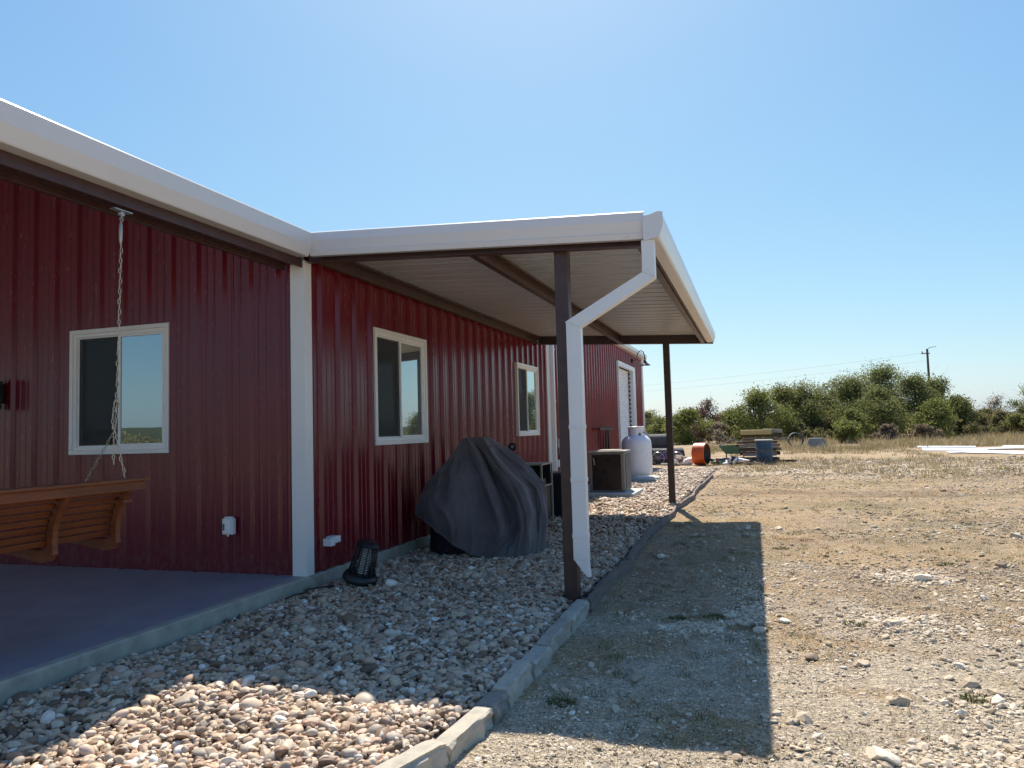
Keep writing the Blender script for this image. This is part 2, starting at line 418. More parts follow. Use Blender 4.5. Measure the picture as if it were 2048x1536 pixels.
class MB:
    def __init__(s):
        s.v, s.f, s.m = [], [], []
    def add(s, vs, fs, mi=0):
        k = len(s.v)
        s.v.extend([tuple(p) for p in vs])
        for f in fs:
            s.f.append(tuple(i + k for i in f)); s.m.append(mi)
        return s
    def box(s, x0, x1, y0, y1, z0, z1, mi=0, rot=None, piv=None):
        vs = [Vector((x, y, z)) for z in (z0, z1) for x, y in ((x0, y0), (x1, y0), (x1, y1), (x0, y1))]
        if rot is not None:
            c = Vector(piv) if piv else Vector(((x0 + x1) / 2, (y0 + y1) / 2, (z0 + z1) / 2))
            vs = [rot @ (p - c) + c for p in vs]
        return s.add(vs, [(3, 2, 1, 0), (4, 5, 6, 7), (0, 1, 5, 4), (1, 2, 6, 5), (2, 3, 7, 6), (3, 0, 4, 7)], mi)
    def beam(s, a, b, w, h, mi=0, up=(0, 0, 1)):
        a, b = Vector(a), Vector(b)
        d = (b - a).normalized()
        x = d.cross(Vector(up))
        if x.length < 1e-4: x = d.cross(Vector((0, 1, 0)))
        x.normalize(); y = x.cross(d)
        vs = [p + x * i * w / 2 + y * j * h / 2 for p in (a, b) for i, j in ((-1, -1), (1, -1), (1, 1), (-1, 1))]
        return s.add(vs, [(0, 3, 2, 1), (4, 5, 6, 7), (0, 1, 5, 4), (1, 2, 6, 5), (2, 3, 7, 6), (3, 0, 4, 7)][0:6], mi)
    def tube(s, pts, r, n=8, mi=0, cap=True, r2=None):
        pts = [Vector(p) for p in pts]
        N = len(pts); k = len(s.v); ref = None
        for i, p in enumerate(pts):
            d = (pts[min(i + 1, N - 1)] - pts[max(i - 1, 0)]).normalized()
            if ref is None:
                ref = d.cross(Vector((0.13, 0.21, 1))).normalized()
                if ref.length < 0.1: ref = Vector((1, 0, 0))
            x = (ref - d * ref.dot(d)).normalized(); ref = x
            y = d.cross(x)
            rr = r if r2 is None else r + (r2 - r) * i / (N - 1)
            for j in range(n):
                a = 2 * math.pi * j / n
                s.v.append(tuple(p + (x * math.cos(a) + y * math.sin(a)) * rr))
        for i in range(N - 1):
            for j in range(n):
                s.f.append((k + i * n + j, k + i * n + (j + 1) % n, k + (i + 1) * n + (j + 1) % n, k + (i + 1) * n + j)); s.m.append(mi)
        if cap:
            s.f.append(tuple(k + j for j in range(n))[::-1]); s.m.append(mi)
            s.f.append(tuple(k + (N - 1) * n + j for j in range(n))); s.m.append(mi)
        return s
    def lathe(s, prof, c=(0, 0, 0), n=32, mi=0, axis='z', rot=None):
        k = len(s.v); c = Vector(c)
        for r, z in prof:
            for j in range(n):
                a = 2 * math.pi * j / n
                if axis == 'z': p = Vector((r * math.cos(a), r * math.sin(a), z))
                elif axis == 'x': p = Vector((z, r * math.cos(a), r * math.sin(a)))
                else: p = Vector((r * math.cos(a), z, r * math.sin(a)))
                if rot is not None: p = rot @ p
                s.v.append(tuple(c + p))
        for i in range(len(prof) - 1):
            for j in range(n):
                s.f.append((k + i * n + j, k + i * n + (j + 1) % n, k + (i + 1) * n + (j + 1) % n, k + (i + 1) * n + j)); s.m.append(mi)
        return s
    def prism(s, prof, axis, a, b, mi=0, caps=True):
        """closed 2-D profile swept along an axis; prof pairs are the other two axes in xyz order"""
        k = len(s.v); n = len(prof)
        for t in (a, b):
            for p, q in prof:
                s.v.append((t, p, q) if axis == 'x' else (p, t, q) if axis == 'y' else (p, q, t))
        for j in range(n):
            s.f.append((k + j, k + (j + 1) % n, k + n + (j + 1) % n, k + n + j)); s.m.append(mi)
        if caps:
            s.f.append(tuple(k + j for j in range(n))[::-1]); s.m.append(mi)
            s.f.append(tuple(k + n + j for j in range(n))); s.m.append(mi)
        return s
    def build(s, name, mats, parent=None, bevel=0, smooth=False, auto=None, loc=None):
        me = bpy.data.meshes.new(name)
        me.from_pydata(s.v, [], s.f)
        if not isinstance(mats, (list, tuple)): mats = [mats]
        for m in mats: me.materials.append(m)
        if len(mats) > 1: me.polygons.foreach_set('material_index', s.m)
        bm = bmesh.new(); bm.from_mesh(me)
        bmesh.ops.recalc_face_normals(bm, faces=bm.faces)
        bm.to_mesh(me); bm.free()
        if smooth:
            me.polygons.foreach_set('use_smooth', [True] * len(me.polygons))
        o = bpy.data.objects.new(name, me)
        COL.objects.link(o)
        if parent is not None: o.parent = parent
        if loc is not None: o.location = loc
        if smooth and auto:
            try:
                me.set_sharp_from_angle(angle=R(auto))
            except Exception:
                pass
        if bevel:
            b = o.modifiers.new('bevel', 'BEVEL')
            b.width = bevel; b.segments = 2; b.limit_method = 'ANGLE'; b.angle_limit = R(35)
        return o

def np_mesh(name, V, F, mats, rnd=None, parent=None, smooth=False):
    """V (n,3); F (m,k) all same size"""
    me = bpy.data.meshes.new(name)
    V = np.ascontiguousarray(V, dtype=np.float32)
    F = np.ascontiguousarray(F, dtype=np.int32)
    me.vertices.add(len(V)); me.vertices.foreach_set('co', V.ravel())
    m, k = F.shape
    me.loops.add(m * k); me.loops.foreach_set('vertex_index', F.ravel())
    me.polygons.add(m)
    me.polygons.foreach_set('loop_start', np.arange(m, dtype=np.int32) * k)
    me.polygons.foreach_set('use_smooth', np.full(m, smooth))
    if rnd is not None:
        a = me.attributes.new('rnd', 'FLOAT', 'POINT')
        a.data.foreach_set('value', np.ascontiguousarray(rnd, dtype=np.float32))
    me.update(calc_edges=True)
    if not isinstance(mats, (list, tuple)): mats = [mats]
    for mm in mats: me.materials.append(mm)
    o = bpy.data.objects.new(name, me)
    COL.objects.link(o)
    if parent is not None: o.parent = parent
    return o

def sstep(a, b, x):
    t = np.clip((x - a) / (b - a), 0, 1)
    return t * t * (3 - 2 * t)

def vnoise(x, y, s, seed=0):
    """cheap smooth value noise on arrays"""
    x = np.asarray(x, float) * s + seed * 17.3; y = np.asarray(y, float) * s + seed * 9.1
    xi, yi = np.floor(x), np.floor(y); fx, fy = x - xi, y - yi
    fx = fx * fx * (3 - 2 * fx); fy = fy * fy * (3 - 2 * fy)
    def h(a, b):
        v = np.sin(a * 127.1 + b * 311.7 + seed * 74.7) * 43758.5453
        return v - np.floor(v)
    return (h(xi, yi) * (1 - fx) + h(xi + 1, yi) * fx) * (1 - fy) + (h(xi, yi + 1) * (1 - fx) + h(xi + 1, yi + 1) * fx) * fy

def gz(x, y):
    """ground height"""
    x = np.asarray(x, float); y = np.asarray(y, float)
    z = -0.205 + 0.020 * sstep(-1.8, 2.5, y)
    near = 1 - sstep(25, 60, np.abs(y) + np.abs(x))
    z = z + near * ((vnoise(x, y, 0.7, 1) - 0.5) * 0.03 + (vnoise(x, y, 3.1, 2) - 0.5) * 0.018 + (vnoise(x, y, 9.0, 3) - 0.5) * 0.012)
    z = z + 0.25 * (vnoise(x, y, 0.05, 5) - 0.5) * sstep(30, 70, np.abs(y))
    return np.where(x < 2.68, np.minimum(z, -0.2), z)

# ------------------------------------------------------------------ setting: ground, hills
def axis_pts(a, b, n, far, m):
    core = np.linspace(a, b, n)
    lo = a - np.geomspace((b - a) / n, far, m)[::-1]
    hi = b + np.geomspace((b - a) / n, far, m)
    return np.concatenate([lo, core, hi])
gx = axis_pts(-2, 12, 260, 1500, 60)
gy = axis_pts(-7, 16, 330, 1500, 70)
X, Y = np.meshgrid(gx, gy)
Z = gz(X, Y)
Z = Z + np.where(X > 2.85, (vnoise(X, Y, 22, 8) - 0.5) * 0.012, 0) * (1 - sstep(9, 14, np.abs(X)))
nx, ny = len(gx), len(gy)
idx = np.arange(nx * ny).reshape(ny, nx)
F = np.stack([idx[:-1, :-1], idx[:-1, 1:], idx[1:, 1:], idx[1:, :-1]], -1).reshape(-1, 4)
g = np_mesh('ground', np.stack([X, Y, Z], -1).reshape(-1, 3), F, M['ground'], smooth=True)
tag(g, kind='structure')

# distant wooded hills all round
def hills():
    n = 360
    V = []; Fc = []
    rows = [(620, 0.0), (700, 0.45), (800, 1.0), (900, 0.6)]
    for i in range(n):
        a = 2 * math.pi * i / n
        dx, dy = math.sin(a), math.cos(a)
        h = 8 + 16 * float(vnoise(dx * 3, dy * 3, 1.3, 4)) + 5 * float(vnoise(dx, dy, 14, 6)) + 1.2 * float(vnoise(dx, dy, 70, 7))
        # lower ahead of the camera, higher behind it
        h *= 0.62 - 0.25 * dy
        if dy < -0.2: h *= 0.95
        for r, k in rows:
            V.append((dx * r, dy * r, -1.0 + h * k))
    R4 = len(rows)
    for i in range(n):
        for j in range(R4 - 1):
            a = i * R4 + j; b = ((i + 1) % n) * R4 + j
            Fc.append((a, b, b + 1, a + 1))
    m = attr_mat('wooded_hill', [(0.0, (0.035, 0.048, 0.022)), (0.5, (0.05, 0.065, 0.03)), (1.0, (0.09, 0.095, 0.045))], 0.9, 0, 0.2, 0.1, 0.5)
    o = np_mesh('hills', np.array(V), np.array(Fc), m, rnd=rng.random(len(V)), smooth=True)
    tag(o, kind='structure')
hills()

# patio slab with lighter poured edge
mb = MB()
mb.box(-16, -0.06, -9.5, 0.02, -0.45, 0.0, 0)
mb.prism([(-0.06, -0.45), (0.022, -0.45), (0.022, -0.012), (0.010, 0.0), (-0.06, 0.0)], 'y', -9.5, 0.02, 1)
pt = mb.build('patio', [M['patio'], M['concrete']])
tag(pt, kind='structure')

# ------------------------------------------------------------------ the red metal house
def panel_profile(s0, s1, pitch, off, flip=1, major=0.036, minor=0.006):
    """(s, depth) pairs of an R-panel"""
    pts = [(s0, 0.0)]
    k = math.floor((s0 - off) / pitch) - 1
    while True:
        c = off + k * pitch
        if c - 0.05 > s1: break
        for ds, d in ((-0.046, 0), (-0.018, major), (0.018, major), (0.046, 0)):
            pts.append((c + ds, d))
        for q in (0.36, 0.64):
            m = c + pitch * q
            for ds, d in ((-0.016, 0), (-0.006, minor), (0.006, minor), (0.016, 0)):
                pts.append((m + ds, d))
        k += 1
    pts = [p for p in pts if s0 <= p[0] <= s1]
    pts.append((s1, pts[-1][1]))
    pts.sort()
    return pts

def wall_mesh(name, axis, plane, outsign, s0, s1, z0, z1, pitch, off, holes, mat, parent):
    prof = panel_profile(s0, s1, pitch, off)
    br = sorted({h[0] for h in holes} | {h[1] for h in holes})
    def depth(s):
        for (a, da), (b, db) in zip(prof, prof[1:]):
            if a <= s <= b: return da if b == a else da + (db - da) * (s - a) / (b - a)
        return 0
    pts = sorted(prof + [(b, depth(b)) for b in br if s0 < b < s1])
    mb = MB()
    zt = z1 if callable(z1) else (lambda s: z1)
    def P(s, d, z):
        return (s, plane + outsign * d, z) if axis == 'x' else (plane + outsign * d, s, z)
    for (a, da), (b, db) in zip(pts, pts[1:]):
        if b - a < 1e-5: continue
        mid = (a + b) / 2
        spans = [(z0, None)]
        for h in holes:
            if h[0] < mid < h[1]:
                spans = [(z0, h[2]), (h[3], None)]
        for p, q in spans:
            mb.add([P(a, da, p), P(b, db, p), P(b, db, zt(b) if q is None else q), P(a, da, zt(a) if q is None else q)], [(0, 1, 2, 3)])
    # rows of painted screw heads beside every rib
    k = math.ceil((s0 - off) / pitch)
    while off + k * pitch < s1 - 0.08:
        c = off + k * pitch + 0.062
        for z in (z0 + 0.07, z0 + 0.95, z0 + 2.08, z0 + 2.92):
            if c < s0 + 0.05 or any(h[0] - 0.03 < c < h[1] + 0.03 and h[2] - 0.03 < z < h[3] + 0.03 for h in holes): continue
            r = 0.0065; ring = [P(c + r * math.cos(a), 0.001, z + r * math.sin(a)) for a in (0, 1.05, 2.09, 3.14, 4.19, 5.24)]
            ring2 = [P(c + r * .8 * math.cos(a), 0.006, z + r * .8 * math.sin(a)) for a in (0, 1.05, 2.09, 3.14, 4.19, 5.24)]
            mb.add(ring + ring2, [(i, (i + 1) % 6, 6 + (i + 1) % 6, 6 + i) for i in range(6)] + [(6, 7, 8, 9, 10, 11)])
        k += 1
    return mb.build(name, mat, parent)

house = thing('metal_house', 'dark red ribbed metal house with white gutters and an open corner patio', 'house', (0, 0, 0))
WZ0, WZ1 = 1.19, 2.53
winA = (-2.94, -1.61, WZ0, WZ1)
winB = [(1.32, 2.72, 1.195, 2.54), (6.62, 7.99, 1.215, 2.56)]
wall_mesh('porch_wall', 'x', 0.0, -1, -15.8, -0.03, 0.0, (lambda s: 3.20 + 0.34 * (0.13 - s) if s > -8 else 5.96 + 0.34 * (s + 8.0)), 0.318, -0.332, [winA], M['red'], house)
wall_mesh('side_wall', 'y', -0.032, 1, 0.02, 8.9, 0.0, 3.14, 0.336, 0.282, winB, M['red'], house)
# unseen solid core behind the sheets (keeps the interior dark)
mb = MB(); mb.box(-15.7, -0.20, 0.16, 8.86, 0.0, 3.05)
mb.build('light_block_core', M['brown_dark'], house)
mb = MB()
mb.prism([(-0.30, -0.45), (0.018, -0.45), (0.018, -0.014), (0.006, -0.003), (-0.30, -0.003)], 'y', 0.022, 8.92)
fo = mb.build('foundation', M['concrete'], house)
# corner trims
def corner_trim(name, x, y, z0, z1, parent, wa=0.145, wb=0.11, dirx=-1, diry=1, mat='white'):
    t = 0.004
    mb = MB()
    mb.prism([(x + dirx * wa, y - 0.0), (x, y), (x, y + diry * wb), (x - 0.02, y + diry * wb), (x - 0.02, y + 0.02 * diry), (x + dirx * wa, y + 0.02 * diry)], 'z', z0, z1)
    # bead edges
    mb.box(x + dirx * wa - 0.008, x + dirx * wa + 0.006, y - 0.004, y + 0.02, z0, z1)
    mb.box(x - 0.02, x + 0.004, y + wb - 0.006, y + wb + 0.008, z0, z1)
    for k in range(5):
        zz = z0 + 0.25 + k * (z1 - z0 - 0.4) / 4
        mb.lathe([(0.0, -0.007), (0.007, -0.006), (0.009, 0.0)], (x - wa + 0.018, y - 0.002, zz), 8, axis='y')
        mb.lathe([(0.009, 0.0), (0.007, 0.006), (0.0, 0.007)], (x + 0.002, y + wb - 0.015, zz), 8, axis='x')
    return mb.build(name, M[mat], parent)
corner_trim('corner_trim', 0.008, -0.045, 0.002, 3.02, house)
mb = MB(); mb.box(-0.03, 0.008, 8.66, 8.92, 0.002, 3.12); mb.box(-0.03, 0.016, 8.655, 8.67, 0.002, 3.12)
mb.build('corner_trim', M['white'], house)
mb = MB(); mb.prism([(-0.01, 8.935), (0.085, 8.935), (0.085, 9.03), (-0.01, 9.03)], 'z', 0.10, 3.85)
for zz in (0.6, 1.9, 3.0):
    mb.box(-0.02, 0.092, 8.928, 9.037, zz, zz + 0.04)
mb.build('downspout', M['white'], house)

def window(axis, plane, out, s0, s1, z0, z1, parent, flip):
    """sliding window; s runs along the wall; flip = which end carries the screened sash"""
    t = 0.045
    def B(mb, a, b, d0, d1, p, q):
        lo, hi = sorted((plane + out * d0, plane + out * d1))
        if axis == 'x': mb.box(a, b, lo, hi, p, q)
        else: mb.box(lo, hi, a, b, p, q)
    mb = MB()   # outer trim frame, mitred look by stepped lips
    for a, b, p, q in ((s0, s1, z1 - t, z1), (s0, s1, z0, z0 + t), (s0, s0 + t, z0 + t, z1 - t), (s1 - t, s1, z0 + t, z1 - t)):
        B(mb, a, b, -0.03, 0.052, p, q)
    fr = mb.build('window', M['white'], parent, bevel=0.004)
    mb = MB(); i = t; w = 0.035
    for a, b, p, q in ((s0 + i, s1 - i, z1 - i - w, z1 - i), (s0 + i, s1 - i, z0 + i, z0 + i + w), (s0 + i, s0 + i + w, z0 + i + w, z1 - i - w), (s1 - i - w, s1 - i, z0 + i + w, z1 - i - w)):
        B(mb, a, b, -0.05, 0.036, p, q)
    mb.build('frame', M['vinyl'], fr, bevel=0.003)
    mid = (s0 + s1) / 2
    a0, b0 = s0 + i + w, s1 - i - w
    z0i, z1i = z0 + i + w, z1 - i - w
    v = 0.026
    # two sashes: one sits back behind the screen, the other forward
    back, fwd = ((a0, mid + 0.02), (mid - 0.02, b0)) if flip else ((mid - 0.02, b0), (a0, mid + 0.02))
    for (a, b), d, gm in ((fwd, 0.012, 'glass'), (back, -0.030, 'glass_dark')):
        mb = MB()
        for p, q, r, s in ((a, b, z1i - v, z1i), (a, b, z0i, z0i + v), (a, a + v, z0i + v, z1i - v), (b - v, b, z0i + v, z1i - v)):
            B(mb, p, q, d - 0.012, d + 0.012, r, s)
        mb.build('sash', M['vinyl'], fr, bevel=0.002)
        mb = MB()
        B(mb, a + v, b - v, d - 0.006, d - 0.001, z0i + v, z1i - v)
        mb.build('glass_pane', M[gm], fr)
    a, b = back
    mb = MB(); B(mb, a + 0.012, b - 0.03, 0.001, 0.002, z0i + 0.012, z1i - 0.012)
    mb.build('insect_screen', M['screen'], fr)
    mb = MB()
    for p, q, r, s in ((a, b - 0.02, z1i - 0.014, z1i), (a, b - 0.02, z0i, z0i + 0.014), (a, a + 0.014, z0i + 0.014, z1i - 0.014)):
        B(mb, p, q, -0.006, 0.008, r, s)
    mb.build('screen_frame', M['vinyl'], fr)
    return fr
window('x', 0.0, -1, *winA, house, True)
for w in winB:
    window('y', -0.03, 1, *w, house, True)

# eave gutter of the house (runs along the patio edge), roof and porch beam
mb = MB()
gut = [(0.150, 3.255), (0.156, 3.246), (0.150, 3.13), (0.112, 3.035), (0.105, 3.028), (-0.02, 3.034), (-0.02, 3.04), (0.098, 3.036), (0.143, 3.133), (0.146, 3.24), (0.138, 3.25)]
mb.prism(gut, 'y', -9.6, -0.118)
mb.build('gutter', M['white_gloss'], house)
# seams and the screws standing on the gutter lip
mb = MB()
mb.prism([(p + (0.003 if p > 0.05 else 0), q) for p, q in gut], 'y', -4.55, -4.50)
mb.build('gutter_seam', M['white_gloss'], house)
mb = MB()
mb.box(-0.012, -0.004, -9.5, -0.05, 2.945, 3.03)
mb.box(-0.20, -0.012, -9.5, -0.05, 2.985, 3.03)
mb.box(-0.24, -0.20, -9.5, -0.05, 2.94, 3.03)
mb.build('porch_beam', M['brown'], house, bevel=0.004)
mb = MB()
mb.prism([(0.13, 3.235), (0.13, 3.215), (-8.0, 5.98), (-8.0, 6.04)], 'y', -9.6, 8.9)
mb.prism([(-8.0, 5.98), (-8.0, 6.04), (-16.1, 3.24), (-16.1, 3.20)], 'y', -9.6, 8.9)
mb.build('roof', M['white'], house)

# outlet cover on the patio wall
o = thing('outlet_cover', 'white weatherproof outlet cover low on the patio wall', 'outlet cover', (-0.87, -0.02, 0.46))
mb = MB(); mb.box(-0.062, 0.062, -0.055, 0.0, -0.078, 0.078)
mb.box(-0.045, 0.045, -0.05, 0.0, 0.078, 0.095)
mb.build('housing', M['vinyl'], o, bevel=0.014)
mb = MB(); mb.box(-0.046, 0.05, -0.075, -0.054, -0.066, 0.066)
mb.build('lid', M['vinyl'], o, bevel=0.008)
mb = MB(); mb.box(-0.036, -0.016, -0.079, -0.074, -0.035, 0.03)
mb.build('display', M['lid'], o)
mb = MB(); mb.tube([(0, -0.045, -0.078), (0, -0.045, -0.095)], 0.009, 8)
mb.build('latch', M['vinyl'], o)

# dryer/pipe fitting cover on side wall
o = thing('pipe_cover', 'small white boxed pipe cover on the red side wall near the corner', 'pipe cover', (0.0, 0.33, 0.29))
mb = MB(); mb.box(-0.03, 0.07, -0.02, 0.13, -0.035, 0.03)
mb.build('box', M['vinyl'], o, bevel=0.005)
mb = MB(); mb.box(0.0, 0.10, -0.09, -0.02, -0.05, 0.022)
mb.build('elbow', M['vinyl'], o, bevel=0.005)

# wall lantern at the left edge
o = thing('wall_lantern', 'black box lantern on the patio wall left of the window', 'lantern', (-3.965, -0.03, 1.9))
mb = MB(); mb.box(-0.055, 0.055, -0.03, 0, -0.12, 0.10)
mb.build('back_plate', M['black'], o, bevel=0.004)
mb = MB(); mb.box(-0.10, 0.10, -0.25, -0.05, 0.10, 0.125); mb.box(-0.075, 0.075, -0.225, -0.075, 0.125, 0.15)
mb.box(-0.02, 0.02, -0.12, -0.02, 0.055, 0.10)
mb.build('cap', M['black'], o, bevel=0.004)
mb = MB()
for sx in (-0.082, 0.082):
    for sy in (-0.232, -0.068):
        mb.box(sx - 0.007, sx + 0.007, sy - 0.007, sy + 0.007, -0.17, 0.10)
mb.box(-0.09, 0.09, -0.24, -0.06, -0.185, -0.17)
mb.build('frame', M['black'], o)
mb = MB(); mb.box(-0.075, 0.075, -0.225, -0.075, -0.168, 0.10)
mb.build('glass_pane', M['glass_dark'], o)

# ------------------------------------------------------------------ canopy
def cz(x, base=3.02): return base - 0.056 * x
can = thing('metal_canopy', 'flat brown steel canopy with white trim projecting from the red side wall', 'canopy', (0, 0, 0))
# ribbed roof sheet, ribs along x
def canopy_sheet():
    prof = panel_profile(-0.02, 8.12, 0.318, 0.12, major=0.046, minor=0.016)
    mb = MB()
    x0, x1 = 0.02, 3.30
    for (a, da), (b, db) in zip(prof, prof[1:]):
        if b - a < 1e-5: continue
        vs = []
        for s, d in ((a, da), (b, db)):
            for x in (x0, x1):
                vs.append((x, s, cz(x, 3.185) + d))
        mb.add(vs, [(0, 1, 3, 2)])
    return mb.build('roof_sheet', M['ceiling'], can)
canopy_sheet()
# near and far header beams (C channels)
mb = MB()
for (ya, yb, zlo, zhi, mat) in ((0.01, 0.05, 0.0, 0.155, 'b'),):
    mb.prism([(0.03, cz(0.03, 2.996)), (3.30, cz(3.30, 2.996)), (3.30, cz(3.30, 3.17)), (0.03, cz(0.03, 3.17))], 'y', 0.012, 0.03)
    mb.prism([(0.03, cz(0.03, 2.996)), (3.30, cz(3.30, 2.996)), (3.30, cz(3.30, 2.999)), (0.03, cz(0.03, 2.999))], 'y', -0.055, 0.012)
mb.build('header_beam', M['brown'], can)
mb = MB()
mb.prism([(0.03, cz(0.03)), (3.40, cz(3.40)), (3.40, cz(3.40, 3.19)), (0.03, cz(0.03, 3.19))], 'y', 8.0, 8.10)
mb.build('header_beam', M['brown_dark'], can)
# three purlins along y, C channels with lips
def purlin(x, h=0.155, w=0.07, ya=0.032, yb=7.998, side=1):
    z = cz(x)
    t = 0.006
    mb = MB()
    mb.box(x, x + t, ya, yb, z, z + h)
    mb.box(x + t, x + w, ya, yb, z, z + t)
    mb.box(x + t, x + w, ya, yb, z + h - t, z + h)
    mb.box(x + w - t, x + w, ya, yb, z + t, z + 0.022)
    mb.box(x + w - t, x + w, ya, yb, z + h - 0.022, z + h - t)
    return mb.build('purlin', M['brown'], can)
purlin(0.012); purlin(1.66); purlin(3.19)
mb = MB()
mb.box(1.662, 1.732, 0.032, 7.99, cz(1.7) - 0.004, cz(1.7) + 0.0)
mb.build('purlin_flange', M['brown'], can)
# posts
for yy in (0.032, 8.0):
    mb = MB()
    zt = cz(2.54, 3.02) - 0.002 if yy > 1 else cz(2.54, 3.165)
    mb.box(2.478, 2.596, yy, yy + 0.118, -0.35, zt)
    mb.build('post', M['brown_dark'] if yy > 1 else M['brown'], can, bevel=0.006)
# rake trim along the near edge: leaning top face, flat band, lower lip
mb = MB()
def rake_pt(x, dz, y): return (x, y, cz(x, 3.262) + dz)
sec = [(0.02, -0.075), (0.0, -0.118), (-0.075, -0.122), (-0.165, -0.100), (-0.172, -0.112), (-0.218, -0.098), (-0.220, -0.050), (-0.212, -0.050), (-0.16, -0.075), (-0.01, -0.09), (0.012, -0.06)]
for x0, x1 in ((0.115, 3.285),):
    vs = [rake_pt(x, dz, y) for x in (x0, x1) for dz, y in sec]
    n = len(sec)
    mb.add(vs, [(i, (i + 1) % n, n + (i + 1) % n, n + i) for i in range(n)] + [tuple(range(n))[::-1], tuple(range(n, 2 * n))])
for xx in (0.2, 0.9, 1.7, 2.5, 3.15):
    mb.lathe([(0.0, -0.006), (0.007, -0.005), (0.009, 0.0)], rake_pt(xx, -0.197, -0.106), 8, axis='y')
mb.build('rake_trim', M['white_gloss'], can)
# roof top sheet cover (so the roof has a top and casts one clean shadow)
mb = MB()
mb.prism([(0.02, cz(0.02, 3.232)), (3.36, cz(3.36, 3.232)), (3.36, cz(3.36, 3.24)), (0.02, cz(0.02, 3.24))], 'y', -0.09, 8.14)
mb.build('roof_deck', M['white'], can)
# side gutter with closed near end
mb = MB()
gp = [(3.385, 3.045), (3.425, 3.052), (3.437, 3.044), (3.437, 2.96), (3.408, 2.865), (3.395, 2.848), (3.30, 2.848), (3.30, 3.03), (3.308, 3.03), (3.308, 2.856), (3.392, 2.856), (3.40, 2.87), (3.429, 2.962), (3.429, 3.040)]
mb.prism(gp, 'y', -0.118, 8.16)
mb.build('gutter', M['white_gloss'], can)
mb = MB()
mb.prism([(3.28, 3.04), (3.34, 3.048), (3.40, 3.068), (3.442, 3.06), (3.442, 2.955), (3.41, 2.86), (3.28, 2.835)], 'y', -0.135, -0.117)
mb.build('gutter_end_cap', M['white_gloss'], can)
mb = MB()
mb.prism([(3.30, 3.04), (3.437, 3.05), (3.437, 2.96), (3.395, 2.848), (3.30, 2.848)], 'y', 8.16, 8.17)
mb.build('gutter_end_cap', M['white_gloss'], can)
mb = MB()
mb.box(3.262, 3.285, 0.06, 8.1, 2.868, 3.03)
mb.build('fascia', M['brown'], can)
# downspout: short drop, diagonal back to the post, long drop with a cut boot
def ds():
    mb = MB()
    y0, y1 = -0.118, -0.035
    # vertical top
    mb.prism([(3.258, 2.845), (3.362, 2.845), (3.362, 2.530), (3.258, 2.585)], 'y', y0, y1)
    mb.prism([(3.258, 2.585), (3.362, 2.530), (2.728, 2.165), (2.604, 2.225)], 'y', y0 + 0.001, y1 - 0.001)
    mb.prism([(2.604, 2.225), (2.728, 2.165), (2.728, 0.24), (2.604, 0.24)], 'y', y0, y1)
    mb.prism([(2.608, 0.24), (2.724, 0.24), (2.736, 0.10), (2.712, 0.105)], 'y', y0 + 0.004, y1 - 0.004)
    # seams and strap brackets
    for z in (1.32, 0.88, 0.42):
        mb.box(2.600, 2.732, y0 - 0.004, y1 + 0.004, z, z + 0.035)
    for p in ((3.31, y0 - 0.002, 2.60), (2.66, y0 - 0.002, 2.20), (2.66, y0 - 0.006, 1.337), (2.66, y0 - 0.006, 0.437), (2.64, y0 - 0.002, 0.30)):
        mb.lathe([(0.0, -0.006), (0.007, -0.005), (0.009, 0.0)], p, 8, axis='y')
    mb.add([(3.254, y0 - .003, 2.588), (3.366, y0 - .003, 2.528), (3.366, y0 - .003, 2.540), (3.254, y0 - .003, 2.600)], [(0, 1, 2, 3)])
    mb.add([(2.600, y0 - .003, 2.223), (2.732, y0 - .003, 2.161), (2.732, y0 - .003, 2.149), (2.600, y0 - .003, 2.211)], [(0, 1, 2, 3)])
    return mb.build('downspout', M['white'], can, bevel=0.004)
ds()

# ------------------------------------------------------------------ far workshop
shop = thing('metal_workshop', 'taller red ribbed metal workshop with a white roll up door', 'workshop', (0, 9.0, 0))
sp = Vector((0, -9.0, 0))
def shp(o): o.location = sp; return o
door = (17.02, 20.45, -0.1, 3.44)
shp(wall_mesh('wall', 'y', -0.032, 1, 9.04, 22.55, -0.1, 3.9, 0.336, 9.2, [door], M['red_far'], shop))
mb = MB(); mb.box(-12, -0.4, 9.2, 22.4, -0.1, 3.8); shp(mb.build('light_block_core', M['brown_dark'], shop))  # unseen solid core, keeps the workshop interior dark
mb = MB()
mb.box(-12, -0.04, 22.5, 22.55, -0.1, 3.9)
shp(mb.build('end_wall', M['red_far'], shop))
mb = MB(); mb.box(-0.03, 0.012, 22.50, 22.78, -0.1, 3.9); mb.box(-0.16, -0.03, 22.7, 22.78, -0.1, 3.9)
shp(mb.build('corner_trim', M['white'], shop))
mb = MB()
mb.prism([(0.15, 4.12), (0.158, 4.11), (0.15, 4.0), (0.11, 3.90), (-0.02, 3.90), (-0.02, 3.91), (0.10, 3.91), (0.14, 4.0), (0.145, 4.11)], 'y', 8.95, 22.95)
mb.prism([(-0.02, 3.9), (0.15, 4.12), (0.1, 3.90)], 'y', 22.94, 22.955)
shp(mb.build('gutter', M['white_gloss'], shop))
mb = MB()
mb.prism([(0.12, 4.10), (0.12, 4.08), (-6, 5.1), (-6, 5.16)], 'y', 8.95, 22.95)
mb.prism([(-6, 5.1), (-6, 5.16), (-12.2, 4.1), (-12.2, 4.06)], 'y', 8.95, 22.95)
shp(mb.build('roof', M['white'], shop))
